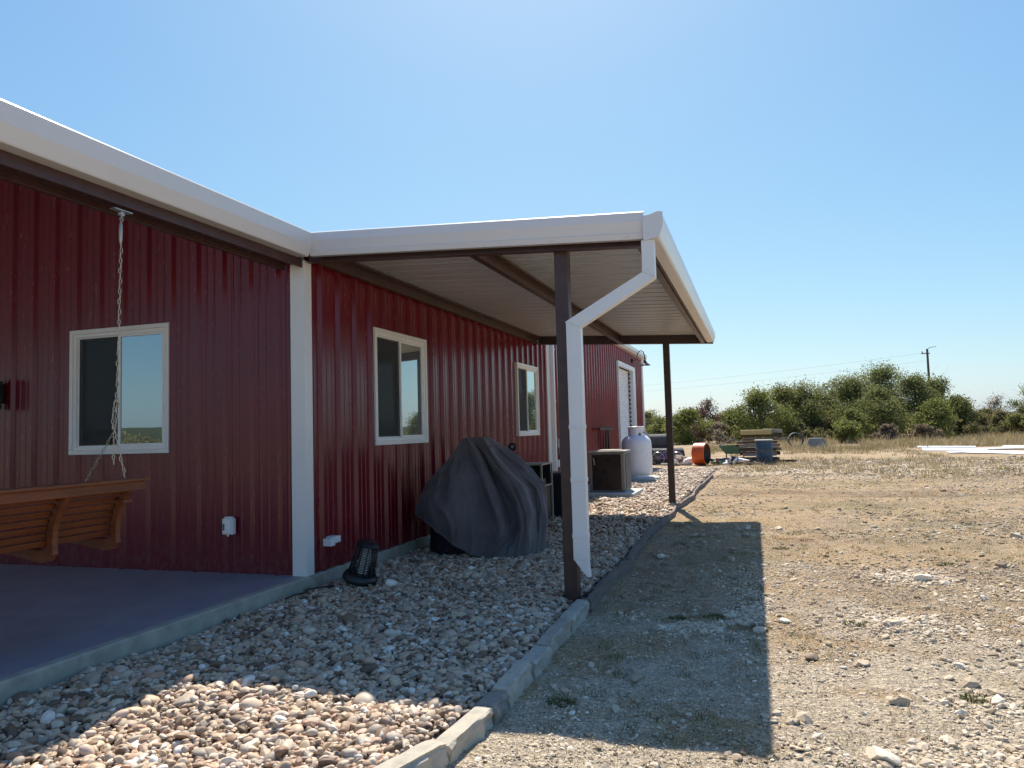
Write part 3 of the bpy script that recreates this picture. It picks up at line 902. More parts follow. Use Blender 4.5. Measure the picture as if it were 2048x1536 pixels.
# roll-up door
mb = MB()
mb.box(-0.05, 0.055, 17.02, 20.45, 3.30, 3.44)
mb.box(-0.05, 0.055, 17.02, 17.12, -0.1, 3.30)
mb.box(-0.28, 0.055, 19.95, 20.45, -0.1, 3.30)
fr = shp(mb.build('door_frame', M['white'], shop))
mb = MB()
n = 44; pts = []
for i in range(n):
    z = -0.1 + i * 3.4 / n
    h = 3.4 / n
    pts += [(-0.14, z), (-0.112, z + h * 0.25), (-0.108, z + h * 0.6), (-0.135, z + h * 0.92)]
pts += [(-0.14, 3.3)]
for (a, za), (b, zb) in zip(pts, pts[1:]):
    mb.add([(a, 17.12, za), (a, 19.93, za), (b, 19.93, zb), (b, 17.12, zb)], [(0, 1, 2, 3)])
shp(mb.build('roll_up_door', M['white_rough'], shop, smooth=False))
mb = MB()
for i in range(22):
    mb.box(-0.10, -0.05, 19.86, 19.90, 0.0 + i * 0.15, 0.07 + i * 0.15)
mb.box(-0.105, -0.095, 19.86, 19.90, 0.0, 3.28)
shp(mb.build('door_track', M['black'], shop))

# gooseneck lamp on the workshop
o = thing('gooseneck_lamp', 'small black gooseneck barn lamp beside the roll up door', 'lamp', (0.0, 20.2, 3.68))
mb = MB(); mb.lathe([(0.0, 0.05), (0.07, 0.05), (0.08, 0.02), (0.08, 0.0)], (0.0, 0, 0), 16, axis='x')
mb.build('mount', M['black'], o)
mb = MB()
arc = [(0.05, 0, 0), (0.28, 0, 0.0), (0.38, 0, 0.06)]
arc = [(0.04, 0, 0), (0.12, 0, 0.02), (0.17, 0, 0.14), (0.23, 0, 0.29), (0.32, 0, 0.36), (0.41, 0, 0.30), (0.45, 0, 0.16), (0.45, 0, -0.02)]
mb.tube(arc, 0.016, 8)
mb.build('arm', M['black'], o, smooth=True)
mb = MB(); mb.lathe([(0.03, 0.02), (0.05, 0.0), (0.07, -0.05), (0.12, -0.10), (0.19, -0.15), (0.20, -0.165), (0.19, -0.16), (0.11, -0.105), (0.0, -0.08)], (0.45, 0, -0.02), 24)
mb.build('shade', M['black'], o, smooth=True)
mb = MB(); mb.lathe([(0.0, -0.09), (0.035, -0.10), (0.05, -0.14), (0.035, -0.175), (0.0, -0.185)], (0.45, 0, -0.02), 12)
mb.build('bulb', M['white_rough'], o, smooth=True)

# electrical boxes at the start of the workshop wall
o = thing('disconnect_box', 'grey electrical disconnect box on the workshop wall, above the smaller one', 'electrical box', (0.0, 9.16, 0.95))
mb = MB(); mb.box(0, 0.09, -0.06, 0.06, -0.02, 0.16); mb.build('housing', M['ac_grey'], o, bevel=0.006)
mb = MB(); mb.tube([(0.04, 0, 0.16), (0.04, 0, 0.22)], 0.02, 10); mb.build('conduit', M['steel'], o)
o = thing('small_electrical_box', 'small white electrical box low on the workshop wall with a hanging cable', 'electrical box', (0.0, 9.16, 0.54))
mb = MB(); mb.box(0, 0.09, -0.06, 0.06, -0.02, 0.13); mb.build('housing', M['vinyl'], o, bevel=0.008)
mb = MB(); mb.tube([(0.05, 0.0, 0.4), (0.07, 0.06, 0.25), (0.08, 0.12, 0.05), (0.08, 0.2, -0.2), (0.09, 0.3, -0.5)], 0.012, 8); mb.build('cable', M['black'], o, smooth=True)

# ------------------------------------------------------------------ porch swing
sw = thing('porch_swing', 'orange stained wooden porch swing hanging on chains over the patio', 'porch swing', (0, 0, 0))
YR, YL = -2.07, -3.55
def backpt(t):            # t 0 top .. 1 bottom of backrest (x, z)
    return (0.02 - 0.16 * t - 0.05 * math.sin(t * math.pi), 1.045 - 0.37 * t)
mb = MB()
mb.box(-0.035, 0.075, YL - 0.05, YR + 0.06, 1.045, 1.068)
mb.build('top_rail', M['wood_orange'], sw, bevel=0.006)
mb = MB()
mb.box(0.030, 0.052, YL - 0.03, YR + 0.04, 0.985, 1.045)
mb.build('top_apron', M['wood_orange'], sw, bevel=0.004)
mb = MB()
for i in range(8):
    x, z = backpt((i + 0.5) / 8)
    rot = Matrix.Rotation(0.42, 3, 'Y')
    mb.box(x - 0.045, x - 0.030, YL, YR, z - 0.019, z + 0.019, rot=rot)
mb.build('backrest', M['wood_orange'], sw, bevel=0.003)
for yy in (YR - 0.05, YR - 0.53, YR - 1.0, YL + 0.02):
    mb = MB()
    pts = [backpt(t / 10) for t in range(11)]
    outl = [(x - 0.012, z) for x, z in pts]
    inn = [(x + 0.034 + 0.006 * i / 10, z - 0.01) for i, (x, z) in enumerate(pts)]
    x, z = pts[-1]
    inn += [(x + 0.045, z - 0.045), (x + 0.01, z - 0.085), (x - 0.06, z - 0.10), (x - 0.30, z - 0.06), (x - 0.56, z - 0.035)]
    outl += [(x - 0.05, z - 0.02), (x - 0.56, z + 0.01)]
    prof = inn + outl[::-1]
    mb.prism(prof, 'y', yy - 0.02, yy + 0.02)
    mb.build('support', M['wood_orange'], sw, bevel=0.003)
mb = MB()
for i in range(9):
    xx = -0.24 - i * 0.055
    mb.box(xx - 0.02, xx + 0.02, YL, YR, 0.675, 0.69)
mb.build('seat', M['wood_orange'], sw, bevel=0.003)
for yy in (YR - 0.045, YL + 0.045):
    mb = MB()
    mb.box(-0.66, -0.02, yy - 0.04, yy + 0.04, 0.90, 0.925)
    mb.box(-0.62, -0.57, yy - 0.02, yy + 0.02, 0.66, 0.90)
    mb.build('armrest', M['wood_orange'], sw, bevel=0.004)
def link(mb, c, d, roll, L=0.044, W=0.020, r=0.0028):
    d = d.normalized()
    s = d.cross(Vector((math.cos(roll), math.sin(roll), 0.02))).normalized()
    ring = []
    for k in range(14):
        a = 2 * math.pi * k / 14
        ca, sa = math.cos(a), math.sin(a)
        sa2 = math.copysign(min(1, abs(sa) * 1.0) ** 1.0, sa)
        ring.append(c + d * (L / 2 - W * 0.15) * ca + s * (W / 2 - r) * sa2 * 1.0)
    ring.append(ring[0])
    mb.tube(ring, r, 6, cap=False)
def chain(mb, a, b, sag=0.0, **k):
    a, b = Vector(a), Vector(b)
    L = (b - a).length
    n = max(2, int(L / 0.036))
    for i in range(n):
        t = (i + 0.5) / n
        p = a.lerp(b, t) + Vector((0, 0.004 * math.sin(i * 2.1), -sag * 4 * t * (1 - t)))
        link(mb, p, (b - a), 0.6 + (i % 2) * math.pi / 2, **k)
for yc in (-2.15, -3.40):
    mb = MB()
    J = (-0.055, yc - 0.03, 1.62); K = (-0.055, yc - 0.045, 1.40)
    top = (-0.055, yc, 2.93)
    chain(mb, (-0.057, yc, 2.70), J)
    chain(mb, (-0.055, yc - 0.02, 1.62), K); chain(mb, (-0.06, yc - 0.045, 1.60), (-0.065, yc - 0.06, 1.40))
    chain(mb, (-0.06, yc - 0.045, 1.42), (-0.062, yc - 0.047, 1.16), 0)
    chain(mb, K, (0.0, yc - 0.01, 1.07)); chain(mb, K, (-0.58, yc + 0.12, 0.92))
    mb.tube([J, (J[0] - 0.01, yc - 0.03, 1.60), (J[0] + 0.01, yc - 0.03, 1.575), J], 0.008, 8)
    mb.build('chain', M['chain'], sw, smooth=True)
    mb = MB()
    mb.box(-0.062, -0.046, yc - 0.075, yc + 0.075, 2.925, 2.933)
    mb.box(-0.08, -0.03, yc - 0.075, yc + 0.075, 2.921, 2.929)
    mb.lathe([(0.0, -0.014), (0.019, -0.012), (0.021, 0.0), (0.019, 0.012), (0.0, 0.014)], (-0.055, yc, 2.905), 16, axis='x')
    mb.tube([(-0.055, yc, 2.885), (-0.055, yc - 0.015, 2.865), (-0.055, yc, 2.845), (-0.055, yc + 0.015, 2.865), (-0.055, yc, 2.885)], 0.005, 8)
    mb.lathe([(0.005, 0.0), (0.011, -0.02), (0.013, -0.07), (0.011, -0.13), (0.005, -0.16)], (-0.06, yc, 2.85), 12)
    mb.build('hanger', M['steel'], sw, smooth=True, auto=35)

# ------------------------------------------------------------------ covered grill
def cover():
    root = thing('covered_grill', 'grill under a baggy dark grey fabric cover beside the red wall', 'covered grill', (0.865, 2.37, -0.12))
    ax = Vector((0.939, 0.344, 0)); bx = Vector((0.344, -0.939, 0))
    # fold lines of the cover from crown to hem: (across, out, up) in the grill's own frame
    cols = [
        [(-.22, 0, 1.345), (-.34, 0, 1.18), (-.46, 0, 1.04), (-.67, .02, .84), (-.74, .07, .67), (-.81, .12, .49)],
        [(-.21, .05, 1.35), (-.36, .22, 1.10), (-.50, .32, .90), (-.62, .38, .68), (-.64, .38, .52), (-.62, .36, .40)],
        [(-.19, .08, 1.36), (-.28, .30, 1.08), (-.33, .44, .84), (-.33, .53, .56), (-.36, .53, .35), (-.38, .50, .20)],
        [(-.17, .09, 1.365), (-.12, .25, 1.14), (-.08, .39, .92), (-.04, .50, .62), (-.06, .57, .35), (-.12, .60, .05)],
        [(-.155, .10, 1.37), (-.02, .37, 1.13), (.10, .58, .79), (.17, .66, .53), (.23, .69, .27), (.10, .64, 0)],
        [(-.10, .08, 1.37), (.03, .14, 1.12), (.17, .26, .82), (.31, .33, .54), (.355, .44, .30), (.26, .62, 0)],
        [(-.02, .10, 1.375), (.06, .28, 1.16), (.24, .43, .90), (.40, .50, .62), (.44, .56, .32), (.36, .62, 0)],
        [(.04, .12, 1.375), (.105, .30, 1.24), (.25, .42, 1.04), (.48, .53, .80), (.57, .56, .50), (.47, .58, 0)],
        [(.09, .08, 1.37), (.24, .14, 1.16), (.43, .19, .97), (.61, .24, .72), (.65, .27, .45), (.60, .46, .01)],
        [(.12, .04, 1.37), (.32, .13, 1.16), (.54, .19, .98), (.71, .25, .76), (.75, .27, .40), (.70, .34, .0)],
        [(.14, 0, 1.365), (.235, .02, 1.28), (.45, .04, 1.12), (.66, .05, .88), (.77, .07, .77), (.78, .08, .03)],
        [(.12, -.08, 1.36), (.30, -.2, 1.18), (.48, -.32, .95), (.62, -.4, .70), (.66, -.42, .4), (.64, -.42, 0)],
        [(.0, -.10, 1.36), (.08, -.3, 1.15), (.12, -.5, .9), (.14, -.58, .6), (.15, -.6, .3), (.14, -.6, 0)],
        [(-.12, -.09, 1.35), (-.25, -.28, 1.12), (-.36, -.42, .88), (-.45, -.5, .6), (-.5, -.52, .35), (-.5, -.5, .12)],
        [(-.19, -.05, 1.345), (-.34, -.14, 1.14), (-.48, -.2, .98), (-.64, -.24, .74), (-.70, -.26, .55), (-.74, -.26, .36)],
    ]
    NC, G, NT = len(cols), 16, 90
    C = []
    for c in cols:
        c = np.array(c, float)
        s = np.concatenate([[0], np.cumsum(np.linalg.norm(np.diff(c, axis=0), axis=1))]); s /= s[-1]
        t = np.linspace(0, 1, NT)
        C.append(np.stack([np.interp(t, s, c[:, k]) for k in range(3)], -1))
    C = np.array(C)                                   # NC, NT, 3
    P = []
    for i in range(NC):
        for k in range(G):
            f = k / G
            q = C[i] * (1 - f) + C[(i + 1) % NC] * f
            P.append(q)
    P = np.array(P).transpose(1, 0, 2)                # NT, NA, 3
    NA = P.shape[1]
    T = np.linspace(0, 1, NT)[:, None] * np.ones((1, NA)); U = np.arange(NA)[None, :] * np.ones((NT, 1))
    for it in range(3):
        Q = P.copy()
        Q[1:-1] = P[1:-1] * 0.5 + (P[2:] + P[:-2]) * 0.25
        P = Q * 0.5 + (np.roll(Q, 1, 1) + np.roll(Q, -1, 1)) * 0.25
    # cloth wrinkles: ridged noise pulled along the hang of the fabric, plus slack sag between folds
    du = np.roll(P, -1, 1) - np.roll(P, 1, 1); dv = np.gradient(P, axis=0)
    N = np.cross(du, dv); N /= np.linalg.norm(N, axis=-1, keepdims=True) + 1e-9
    cen = np.array([0, 0, 0.7]); sgn = np.sign(((P - cen) * N).sum(-1, keepdims=True)); N *= sgn
    d = np.zeros_like(T)
    for (fu, fv, am, sd_, sk) in ((0.045, 1.6, 0.050, 31, 10), (0.09, 3.0, 0.028, 32, -14), (0.17, 5.0, 0.010, 33, 9), (0.30, 16.0, 0.0025, 34, -6)):
        per = NA * fu
        nz = vnoise(np.mod(U + sk * T, NA) * fu, T * fv, 1.0, sd_)
        d += am * ((1 - np.abs(2 * nz - 1)) ** 2 - 0.35)
    seamfix = sstep(0, 12, U) * sstep(0, 12, NA - U)
    P = P + N * (d * seamfix * sstep(0.02, 0.25, T))[..., None]
    P[..., 2] = np.maximum(P[..., 2], 0.012)
    W = P[..., :1] * np.array(ax) + P[..., 1:2] * np.array(bx) + P[..., 2:] * np.array([0, 0, 1.0])
    V = W.reshape(-1, 3); top = len(V)
    V = np.vstack([V, [np.array(ax) * -0.03 + np.array([0, 0, 1.375])]])
    F = []
    for i in range(NT - 1):
        a = i * NA + np.arange(NA); b = i * NA + (np.arange(NA) + 1) % NA
        F.append(np.stack([a, b, b + NA, a + NA], -1))
    fo = np_mesh('cover', V, np.vstack(F), M['cover'], parent=root, smooth=True)
    bm = bmesh.new(); bm.from_mesh(fo.data); bm.verts.ensure_lookup_table()
    for i in range(NA):
        bm.faces.new((bm.verts[top], bm.verts[(i + 1) % NA], bm.verts[i])).smooth = True
    bmesh.ops.recalc_face_normals(bm, faces=bm.faces)
    bm.to_mesh(fo.data); bm.free()
    sm = fo.modifiers.new('thick', 'SOLIDIFY'); sm.thickness = 0.004
    mb = MB()
    mb.tube([tuple(W[-1, j % NA]) for j in range(-20, NA - 19)], 0.0055, 6, cap=False)
    mb.build('hem', simple('grey_hem', (0.13, 0.12, 0.13), 0.7), root, smooth=True)
    mb = MB()
    s0 = ax * 0.105 + bx * 0.315 + Vector((0, 0, 1.24)); s1 = ax * 0.235 + bx * 0.03 + Vector((0, 0, 1.285))
    mb.tube([s0, s0.lerp(s1, 0.5) + Vector((0, 0, 0.015)), s1], 0.006, 6)
    mb.build('seam', M['cover'], root, smooth=True)
    # dark inner skirt and cart under the raised hem
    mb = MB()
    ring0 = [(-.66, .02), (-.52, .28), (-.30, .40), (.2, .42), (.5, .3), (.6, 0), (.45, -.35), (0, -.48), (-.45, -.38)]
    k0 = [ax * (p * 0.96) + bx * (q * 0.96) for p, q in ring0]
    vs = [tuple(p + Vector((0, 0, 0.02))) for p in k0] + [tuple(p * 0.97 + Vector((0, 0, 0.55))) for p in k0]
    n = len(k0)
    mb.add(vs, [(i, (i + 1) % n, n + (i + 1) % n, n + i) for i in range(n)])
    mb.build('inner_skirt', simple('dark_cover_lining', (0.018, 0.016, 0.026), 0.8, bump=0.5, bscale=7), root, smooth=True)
    for sx, sy in ((-0.40, 0.28), (0.35, 0.2), (-0.35, -0.25), (0.35, -0.25)):
        mb = MB()
        p = ax * sx + bx * sy
        mb.lathe([(0.0, -0.02), (0.055, -0.02), (0.06, 0.0), (0.055, 0.02), (0.0, 0.02)], (p.x, p.y, 0.06), 16, axis='x')
        mb.build('wheel', M['black_plastic'], root)
cover()

# ------------------------------------------------------------------ smoker/cart and black box beyond the grill
o = thing('shelf_cart', 'open tan metal shelf cart with a dark top, half hidden behind the grey cover', 'cart', (0.62, 4.7, -0.12))
mb = MB(); mb.box(-0.36, 0.36, 0, 0.62, 0.90, 0.925); mb.build('top_shelf', M['tan_steel'], o, bevel=0.004)
mb = MB(); mb.box(-0.35, 0.35, 0.01, 0.61, 0.57, 0.59); mb.build('middle_shelf', M['tan_steel'], o)
for sx in (-0.345, 0.345):
    for sy in (0.015, 0.60):
        mb = MB(); mb.box(sx - 0.012, sx + 0.012, sy - 0.012, sy + 0.012, 0.0, 0.90); mb.build('leg', M['tan_steel'], o)
mb = MB(); mb.box(-0.33, 0.33, 0.56, 0.585, 0.06, 0.90); mb.build('back_panel', M['black'], o)
mb = MB(); mb.box(-0.33, 0.10, 0.08, 0.5, 0.60, 0.86); mb.box(-0.33, 0.33, 0.02, 0.55, 0.05, 0.565); mb.build('firebox', M['black'], o, bevel=0.01)
mb = MB(); mb.box(0.14, 0.30, 0.12, 0.4, 0.60, 0.68); mb.build('brick', M['rust'], o)
o = thing('temperature_gauge', 'small round thermometer gauge poking up behind the grey cover', 'gauge', (0.83, 3.75, 0.82))
mb = MB(); mb.lathe([(0.0, -0.03), (0.055, -0.028), (0.062, 0.0), (0.052, 0.002), (0.05, -0.005), (0.0, -0.005)], (0, -0.02, 0.27), 24, axis='y', rot=Matrix.Rotation(math.pi, 3, 'Z'))
mb.tube([(0, 0, -0.2), (0, 0, 0.26)], 0.02, 8); mb.box(-0.07, 0.05, 0.0, 0.2, -0.9, -0.0)
mb.build('housing', M['black'], o)
mb = MB(); mb.lathe([(0.0, 0.0), (0.022, 0.0), (0.022, 0.01), (0.0, 0.01)], (0.008, -0.036, 0.275), 12, axis='y')
mb.build('dial', M['steel'], o)
o = thing('storage_box', 'black plastic storage box standing on the pebbles behind the cart', 'storage box', (0.86, 5.75, -0.12))
mb = MB(); mb.box(-0.42, 0.34, 0, 0.55, 0.0, 0.66); mb.build('body', M['black_plastic'], o, bevel=0.01)
mb = MB(); mb.box(-0.44, 0.36, -0.02, 0.57, 0.66, 0.72); mb.build('lid', simple('charcoal_plastic', (0.03, 0.03, 0.045), 0.5), o, bevel=0.01)

# ------------------------------------------------------------------ heater cage and cord near the corner
o = thing('patio_heater', 'black slotted metal heater cage tipped on the pebbles by the slab', 'heater', (0.36, 0.30, -0.105))
o.rotation_euler = (R(-6), R(16), R(-25))
mb = MB(); mb.lathe([(0.0, 0.0), (0.12, 0.0), (0.165, 0.02), (0.172, 0.05), (0.155, 0.085), (0.13, 0.10), (0.0, 0.10)], n=40)
mb.build('base', M['black'], o, smooth=True, auto=40)
mb = MB()
for k in range(17):
    z = 0.11 + k * 0.0155; r = 0.122 - 0.022 * k / 17
    mb.tube([(r * math.cos(a), r * math.sin(a), z) for a in np.linspace(0, 2 * math.pi, 29)], 0.0036, 5, cap=False)
for k in range(12):
    a = 2 * math.pi * k / 12
    mb.tube([(0.125 * math.cos(a), 0.125 * math.sin(a), 0.09), (0.102 * math.cos(a), 0.102 * math.sin(a), 0.38)], 0.006, 6)
mb.build('cage', M['black'], o, smooth=True)
mb = MB(); mb.lathe([(0.0, 0.10), (0.055, 0.10), (0.048, 0.37), (0.0, 0.37)], n=20)
mb.build('core', M['white'], o, smooth=True, auto=40)
mb = MB(); mb.lathe([(0.0, 0.37), (0.105, 0.37), (0.112, 0.385), (0.09, 0.41), (0.03, 0.42), (0.0, 0.42)], n=32)
mb.build('cap', M['black'], o, smooth=True, auto=40)
mb = MB()
mb.tube([(0.10, -0.52, -0.095), (0.13, -0.42, -0.08), (0.15, -0.30, -0.085), (0.13, -0.18, -0.08), (0.17, -0.06, -0.085), (0.24, 0.05, -0.09)], 0.008, 8)
mb.tube([(0.24, 0.05, -0.09), (0.28, -0.02, -0.08), (0.25, -0.08, -0.085)], 0.008, 8)
bpy.context.view_layer.update()
co = mb.build('power_cord', M['black'], smooth=True)
co.parent = o; co.matrix_parent_inverse = o.matrix_world.inverted()

# ------------------------------------------------------------------ AC unit, propane tank and their pads
mb = MB(); mb.box(0.15, 1.64, 9.15, 10.55, -0.20, -0.045)
tag(mb.build('concrete_pad', M['concrete_pale'], bevel=0.01), 'square pale concrete pad under the brown air conditioner', 'concrete pad')
ac = thing('air_conditioner', 'brown and grey outdoor air conditioner unit on a concrete pad', 'air conditioner', (1.02, 9.95, -0.045))
mb = MB(); mb.box(-0.39, 0.39, -0.39, 0.39, 0.0, 0.84); mb.build('body', M['ac_grey'], ac, bevel=0.03)
mb = MB(); mb.box(-0.31, 0.31, -0.400, -0.385, 0.04, 0.80); mb.build('service_panel', M['ac_brown'], ac, bevel=0.003)
mb = MB()
for k in range(24):
    mb.box(0.388, 0.402, -0.31, 0.31, 0.05 + k * 0.031, 0.05 + k * 0.031 + 0.019)
for k in range(5):
    mb.box(0.398, 0.408, -0.31 + k * 0.152, -0.30 + k * 0.152, 0.04, 0.80)
mb.build('grille', M['ac_grey'], ac)
mb = MB(); mb.box(0.385, 0.391, -0.32, 0.32, 0.04, 0.80); mb.build('coil', M['black'], ac)
mb = MB(); mb.box(-0.40, 0.40, -0.40, 0.40, 0.84, 0.872); mb.lathe([(0.31, 0.873), (0.30, 0.89), (0.0, 0.895)], n=32)
mb.build('top', M['tan_steel'], ac, bevel=0.004)
mb = MB(); mb.tube([(-0.28, -0.41, 0.72), (-0.27, -0.43, 0.70), (-0.25, -0.43, 0.58)], 0.012, 8); mb.build('refrigerant_line', M['tan_steel'], ac)

mb = MB(); mb.lathe([(0.0, -0.2), (0.60, -0.2), (0.60, -0.055), (0.585, -0.04), (0.0, -0.04)], (0.95, 14.3, 0), 40)
tag(mb.build('tank_pad', M['concrete_pale'], smooth=True, auto=35), 'round concrete pad under the white propane tank', 'concrete pad')
tk = thing('propane_tank', 'tall white propane tank with a collar standing behind the air conditioner', 'propane tank', (0.95, 14.3, -0.04))
mb = MB(); mb.lathe([(0.0, 0.06), (0.30, 0.06), (0.37, 0.085), (0.405, 0.14), (0.41, 0.2), (0.41, 0.86), (0.40, 0.95), (0.37, 1.03), (0.31, 1.09), (0.22, 1.13), (0.10, 1.15), (0.0, 1.15)], n=48)
mb.build('body', M['tank'], tk, smooth=True)
mb = MB(); mb.lathe([(0.30, 0.0), (0.31, 0.0), (0.31, 0.09), (0.30, 0.09)], n=40); mb.build('foot_ring', M['tank'], tk, smooth=True, auto=35)
mb = MB()
n = 40; r0, r1 = 0.215, 0.20
for k in range(n):
    a0, a1 = 2 * math.pi * k / n, 2 * math.pi * (k + 1) / n
    hz = 1.20 if k % 10 in (3, 4) else 1.09
    mb.add([(r0 * math.cos(a), r0 * math.sin(a), z) for z in (hz, 1.34) for a in (a0, a1)], [(0, 1, 3, 2)])
    mb.add([(r1 * math.cos(a), r1 * math.sin(a), z) for z in (hz, 1.34) for a in (a0, a1)], [(0, 1, 3, 2)])
co = mb.build('collar', M['tank'], tk, smooth=True)
mb = MB(); mb.lathe([(0.19, 1.335), (0.225, 1.335), (0.228, 1.36), (0.215, 1.38), (0.19, 1.37)], n=40); mb.build('collar_rim', M['tank'], tk, smooth=True)
mb = MB(); mb.lathe([(0.0, 1.34), (0.18, 1.34), (0.195, 1.32), (0.0, 1.30)], n=24); mb.tube([(0, 0, 1.12), (0, 0, 1.30)], 0.03, 10); mb.tube([(0.0, 0, 1.24), (0.28, -0.1, 1.2), (0.36, -0.12, 1.12)], 0.02, 8)
mb.build('valve', M['steel'], tk, smooth=True, auto=35)

# black T shape at the workshop wall: crossbar on two legs
o = thing('black_t_shape', 'thin black T shape of a bar and two legs at the workshop wall', 'stand', (0.22, 13.9, -0.12))
mb = MB(); mb.box(-0.02, 0.02, -1.0, 1.0, 1.385, 1.45); mb.build('crossbar', M['black'], o)
for yy in (-0.16, 0.22):
    mb = MB(); mb.tube([(0, yy, 0.0), (0, yy * 0.8, 1.40)], 0.035, 8, r2=0.02); mb.build('leg', M['black'], o)

# ------------------------------------------------------------------ stone edging blocks, boards
path = [(2.655, 0.02), (2.66, -0.62), (2.668, -1.28), (2.668, -1.66), (2.685, -2.20), (2.68, -2.42), (2.64, -2.92), (2.47, -3.42), (2.24, -3.90), (1.9, -4.4)]
blk_lab = ['short cream stone edging block at the foot of the brown post', 'long blue grey stone edging block, second from the post', 'pale tan stone edging block, third from the post',
           'rough tan stone edging block in canopy shade, fourth from the post', 'small dark grey stone edging block just before the sunlight',
           'cream stone edging block where shade turns to sun', 'sunlit yellowish stone edging block with a broken face', 'sunlit cream stone edging block at the bottom picture edge', 'last stone edging block curving left below the picture edge']
bmat = [0, 1, 0, 2, 3, 2, 2, 0, 2]
for i in range(len(path) - 1):
    a, b = Vector((*path[i], 0)), Vector((*path[i + 1], 0))
    L = (b - a).length - 0.008
    d = (b - a).normalized()
    bm = bmesh.new()
    bmesh.ops.create_cube(bm, size=1.0)
    bmesh.ops.subdivide_edges(bm, edges=bm.edges, cuts=11, use_grid_fill=True)
    w = 0.108 + 0.012 * math.sin(i * 3.7)
    topz = -0.105 + 0.012 * math.sin(i * 2.3 + 0.6)
    for v in bm.verts:
        p = Vector((v.co.x * w, v.co.y * L, v.co.z * 0.34))
        q = p * 1.0 + Vector((i * 3.1, i * 1.7, 0))
        nn = Vector((v.co.x, v.co.y * 0.4, v.co.z * 0.5))
        edge = max(abs(v.co.x), abs(v.co.z)) ** 6 * 64
        k = 0.030 if abs(v.co.x) > 0.45 else 0.010
        dd = mnoise.noise(q * 14) * k + mnoise.noise(q * 40) * k * 0.35
        p += Vector((math.copysign(1, v.co.x) * dd if abs(v.co.x) > 0.45 else 0, 0, dd * 0.5 if v.co.z > 0.4 else 0))
        if abs(v.co.x) > 0.45 and v.co.z > 0.45:
            p.z -= 0.010 + 0.018 * max(0, mnoise.noise(q * 10)); p.x *= 0.95
        if abs(v.co.y) > 0.49 and v.co.z > 0.45: p.z -= 0.008
        v.co = p
    bmesh.ops.recalc_face_normals(bm, faces=bm.faces)
    me = bpy.data.meshes.new('edging_stone'); bm.to_mesh(me); bm.free()
    me.polygons.foreach_set('use_smooth', [True] * len(me.polygons))
    try: me.set_sharp_from_angle(angle=R(38))
    except Exception: pass
    me.materials.append(M['stone'][bmat[i]])
    ob = bpy.data.objects.new('edging_stone', me); COL.objects.link(ob)
    c = (a + b) / 2
    ob.location = (c.x - 0.012, c.y, topz - 0.17)
    ob.rotation_euler = (R(0.8 * math.sin(i * 5)), R(1.5 * math.sin(i * 2)), math.atan2(-d.x, d.y))
    tag(ob, blk_lab[i], 'edging stone', 'stone blocks edging the pebble bed')

boards = [([(2.70, -0.02), (2.665, 0.55), (2.70, 1.30), (2.73, 1.95)], 'dark weathered edging board starting at the near brown post'),
          ([(2.70, 1.90), (2.66, 2.9), (2.62, 4.0), (2.66, 5.1)], 'bent dark edging board in the canopy shade between the posts'),
          ([(2.66, 5.05), (2.70, 6.4), (2.68, 7.3), (2.70, 8.15)], 'dark edging board reaching the far brown post'),
          ([(2.70, 8.10), (2.80, 9.4), (2.74, 11.2), (2.80, 13.2), (2.84, 15.8)], 'curved sunlit grey edging board beyond the far post')]
for pts, lab in boards:
    mb = MB()
    fine = []
    for (p, q), (r, s) in zip(pts, pts[1:]):
        for k in range(6):
            t = k / 6; fine.append((p + (r - p) * t, q + (s - q) * t))
    fine.append(pts[-1])
    fine = [(x + 0.012 * math.sin(y * 4.1), y) for x, y in fine]
    for (p, q), (r, s) in zip(fine, fine[1:]):
        mb.add([(p - .021, q, -.30), (p + .021, q, -.30), (p + .021, q, -.088), (p - .021, q, -.088), (r - .021, s, -.30), (r + .021, s, -.30), (r + .021, s, -.088), (r - .021, s, -.088)],
               [(0, 1, 5, 4), (1, 2, 6, 5), (2, 3, 7, 6), (3, 0, 4, 7)])
    mb.add([(fine[0][0] - .021, fine[0][1], -.30), (fine[0][0] + .021, fine[0][1], -.30), (fine[0][0] + .021, fine[0][1], -.088), (fine[0][0] - .021, fine[0][1], -.088)], [(0, 1, 2, 3)])
    tag(mb.build('edging_board', M['edging']), lab, 'edging board', 'boards edging the pebble bed')

# ------------------------------------------------------------------ pebbles
def ico(sub):
    bm = bmesh.new(); bmesh.ops.create_icosphere(bm, subdivisions=sub, radius=1.0)
    V = np.array([v.co[:] for v in bm.verts]); Fc = np.array([[v.index for v in f.verts] for f in bm.faces])
    bm.free(); return V, Fc
def shapes(sub, n, lump, ang):
    V, Fc = ico(sub); out = []
    for k in range(n):
        W = V.copy()
        for j in range(3):
            d = rng.normal(size=3); d /= np.linalg.norm(d)
            dot = W @ d
            W += d * (lump * 0.5 * np.sin(dot * 3 + rng.random() * 6))[:, None]
        if ang:      # flatten with a few random cut planes to look broken
            for j in range(ang):
                d = rng.normal(size=3); d /= np.linalg.norm(d)
                lim = 0.45 + rng.random() * 0.4
                dot = W @ d
                W -= d * np.maximum(dot - lim, 0)[:, None]
        out.append(W)
    return np.array(out), Fc
def rotmats(yaw, tx, ty):
    cz_, sz_ = np.cos(yaw), np.sin(yaw); cx, sx = np.cos(tx), np.sin(tx); cy, sy = np.cos(ty), np.sin(ty)
    n = len(yaw); Z = np.zeros(n); O = np.ones(n)
    Rz = np.stack([cz_, -sz_, Z, sz_, cz_, Z, Z, Z, O], -1).reshape(n, 3, 3)
    Rx = np.stack([O, Z, Z, Z, cx, -sx, Z, sx, cx], -1).reshape(n, 3, 3)
    Ry = np.stack([cy, Z, sy, Z, O, Z, -sy, Z, cy], -1).reshape(n, 3, 3)
    return Rz @ Rx @ Ry
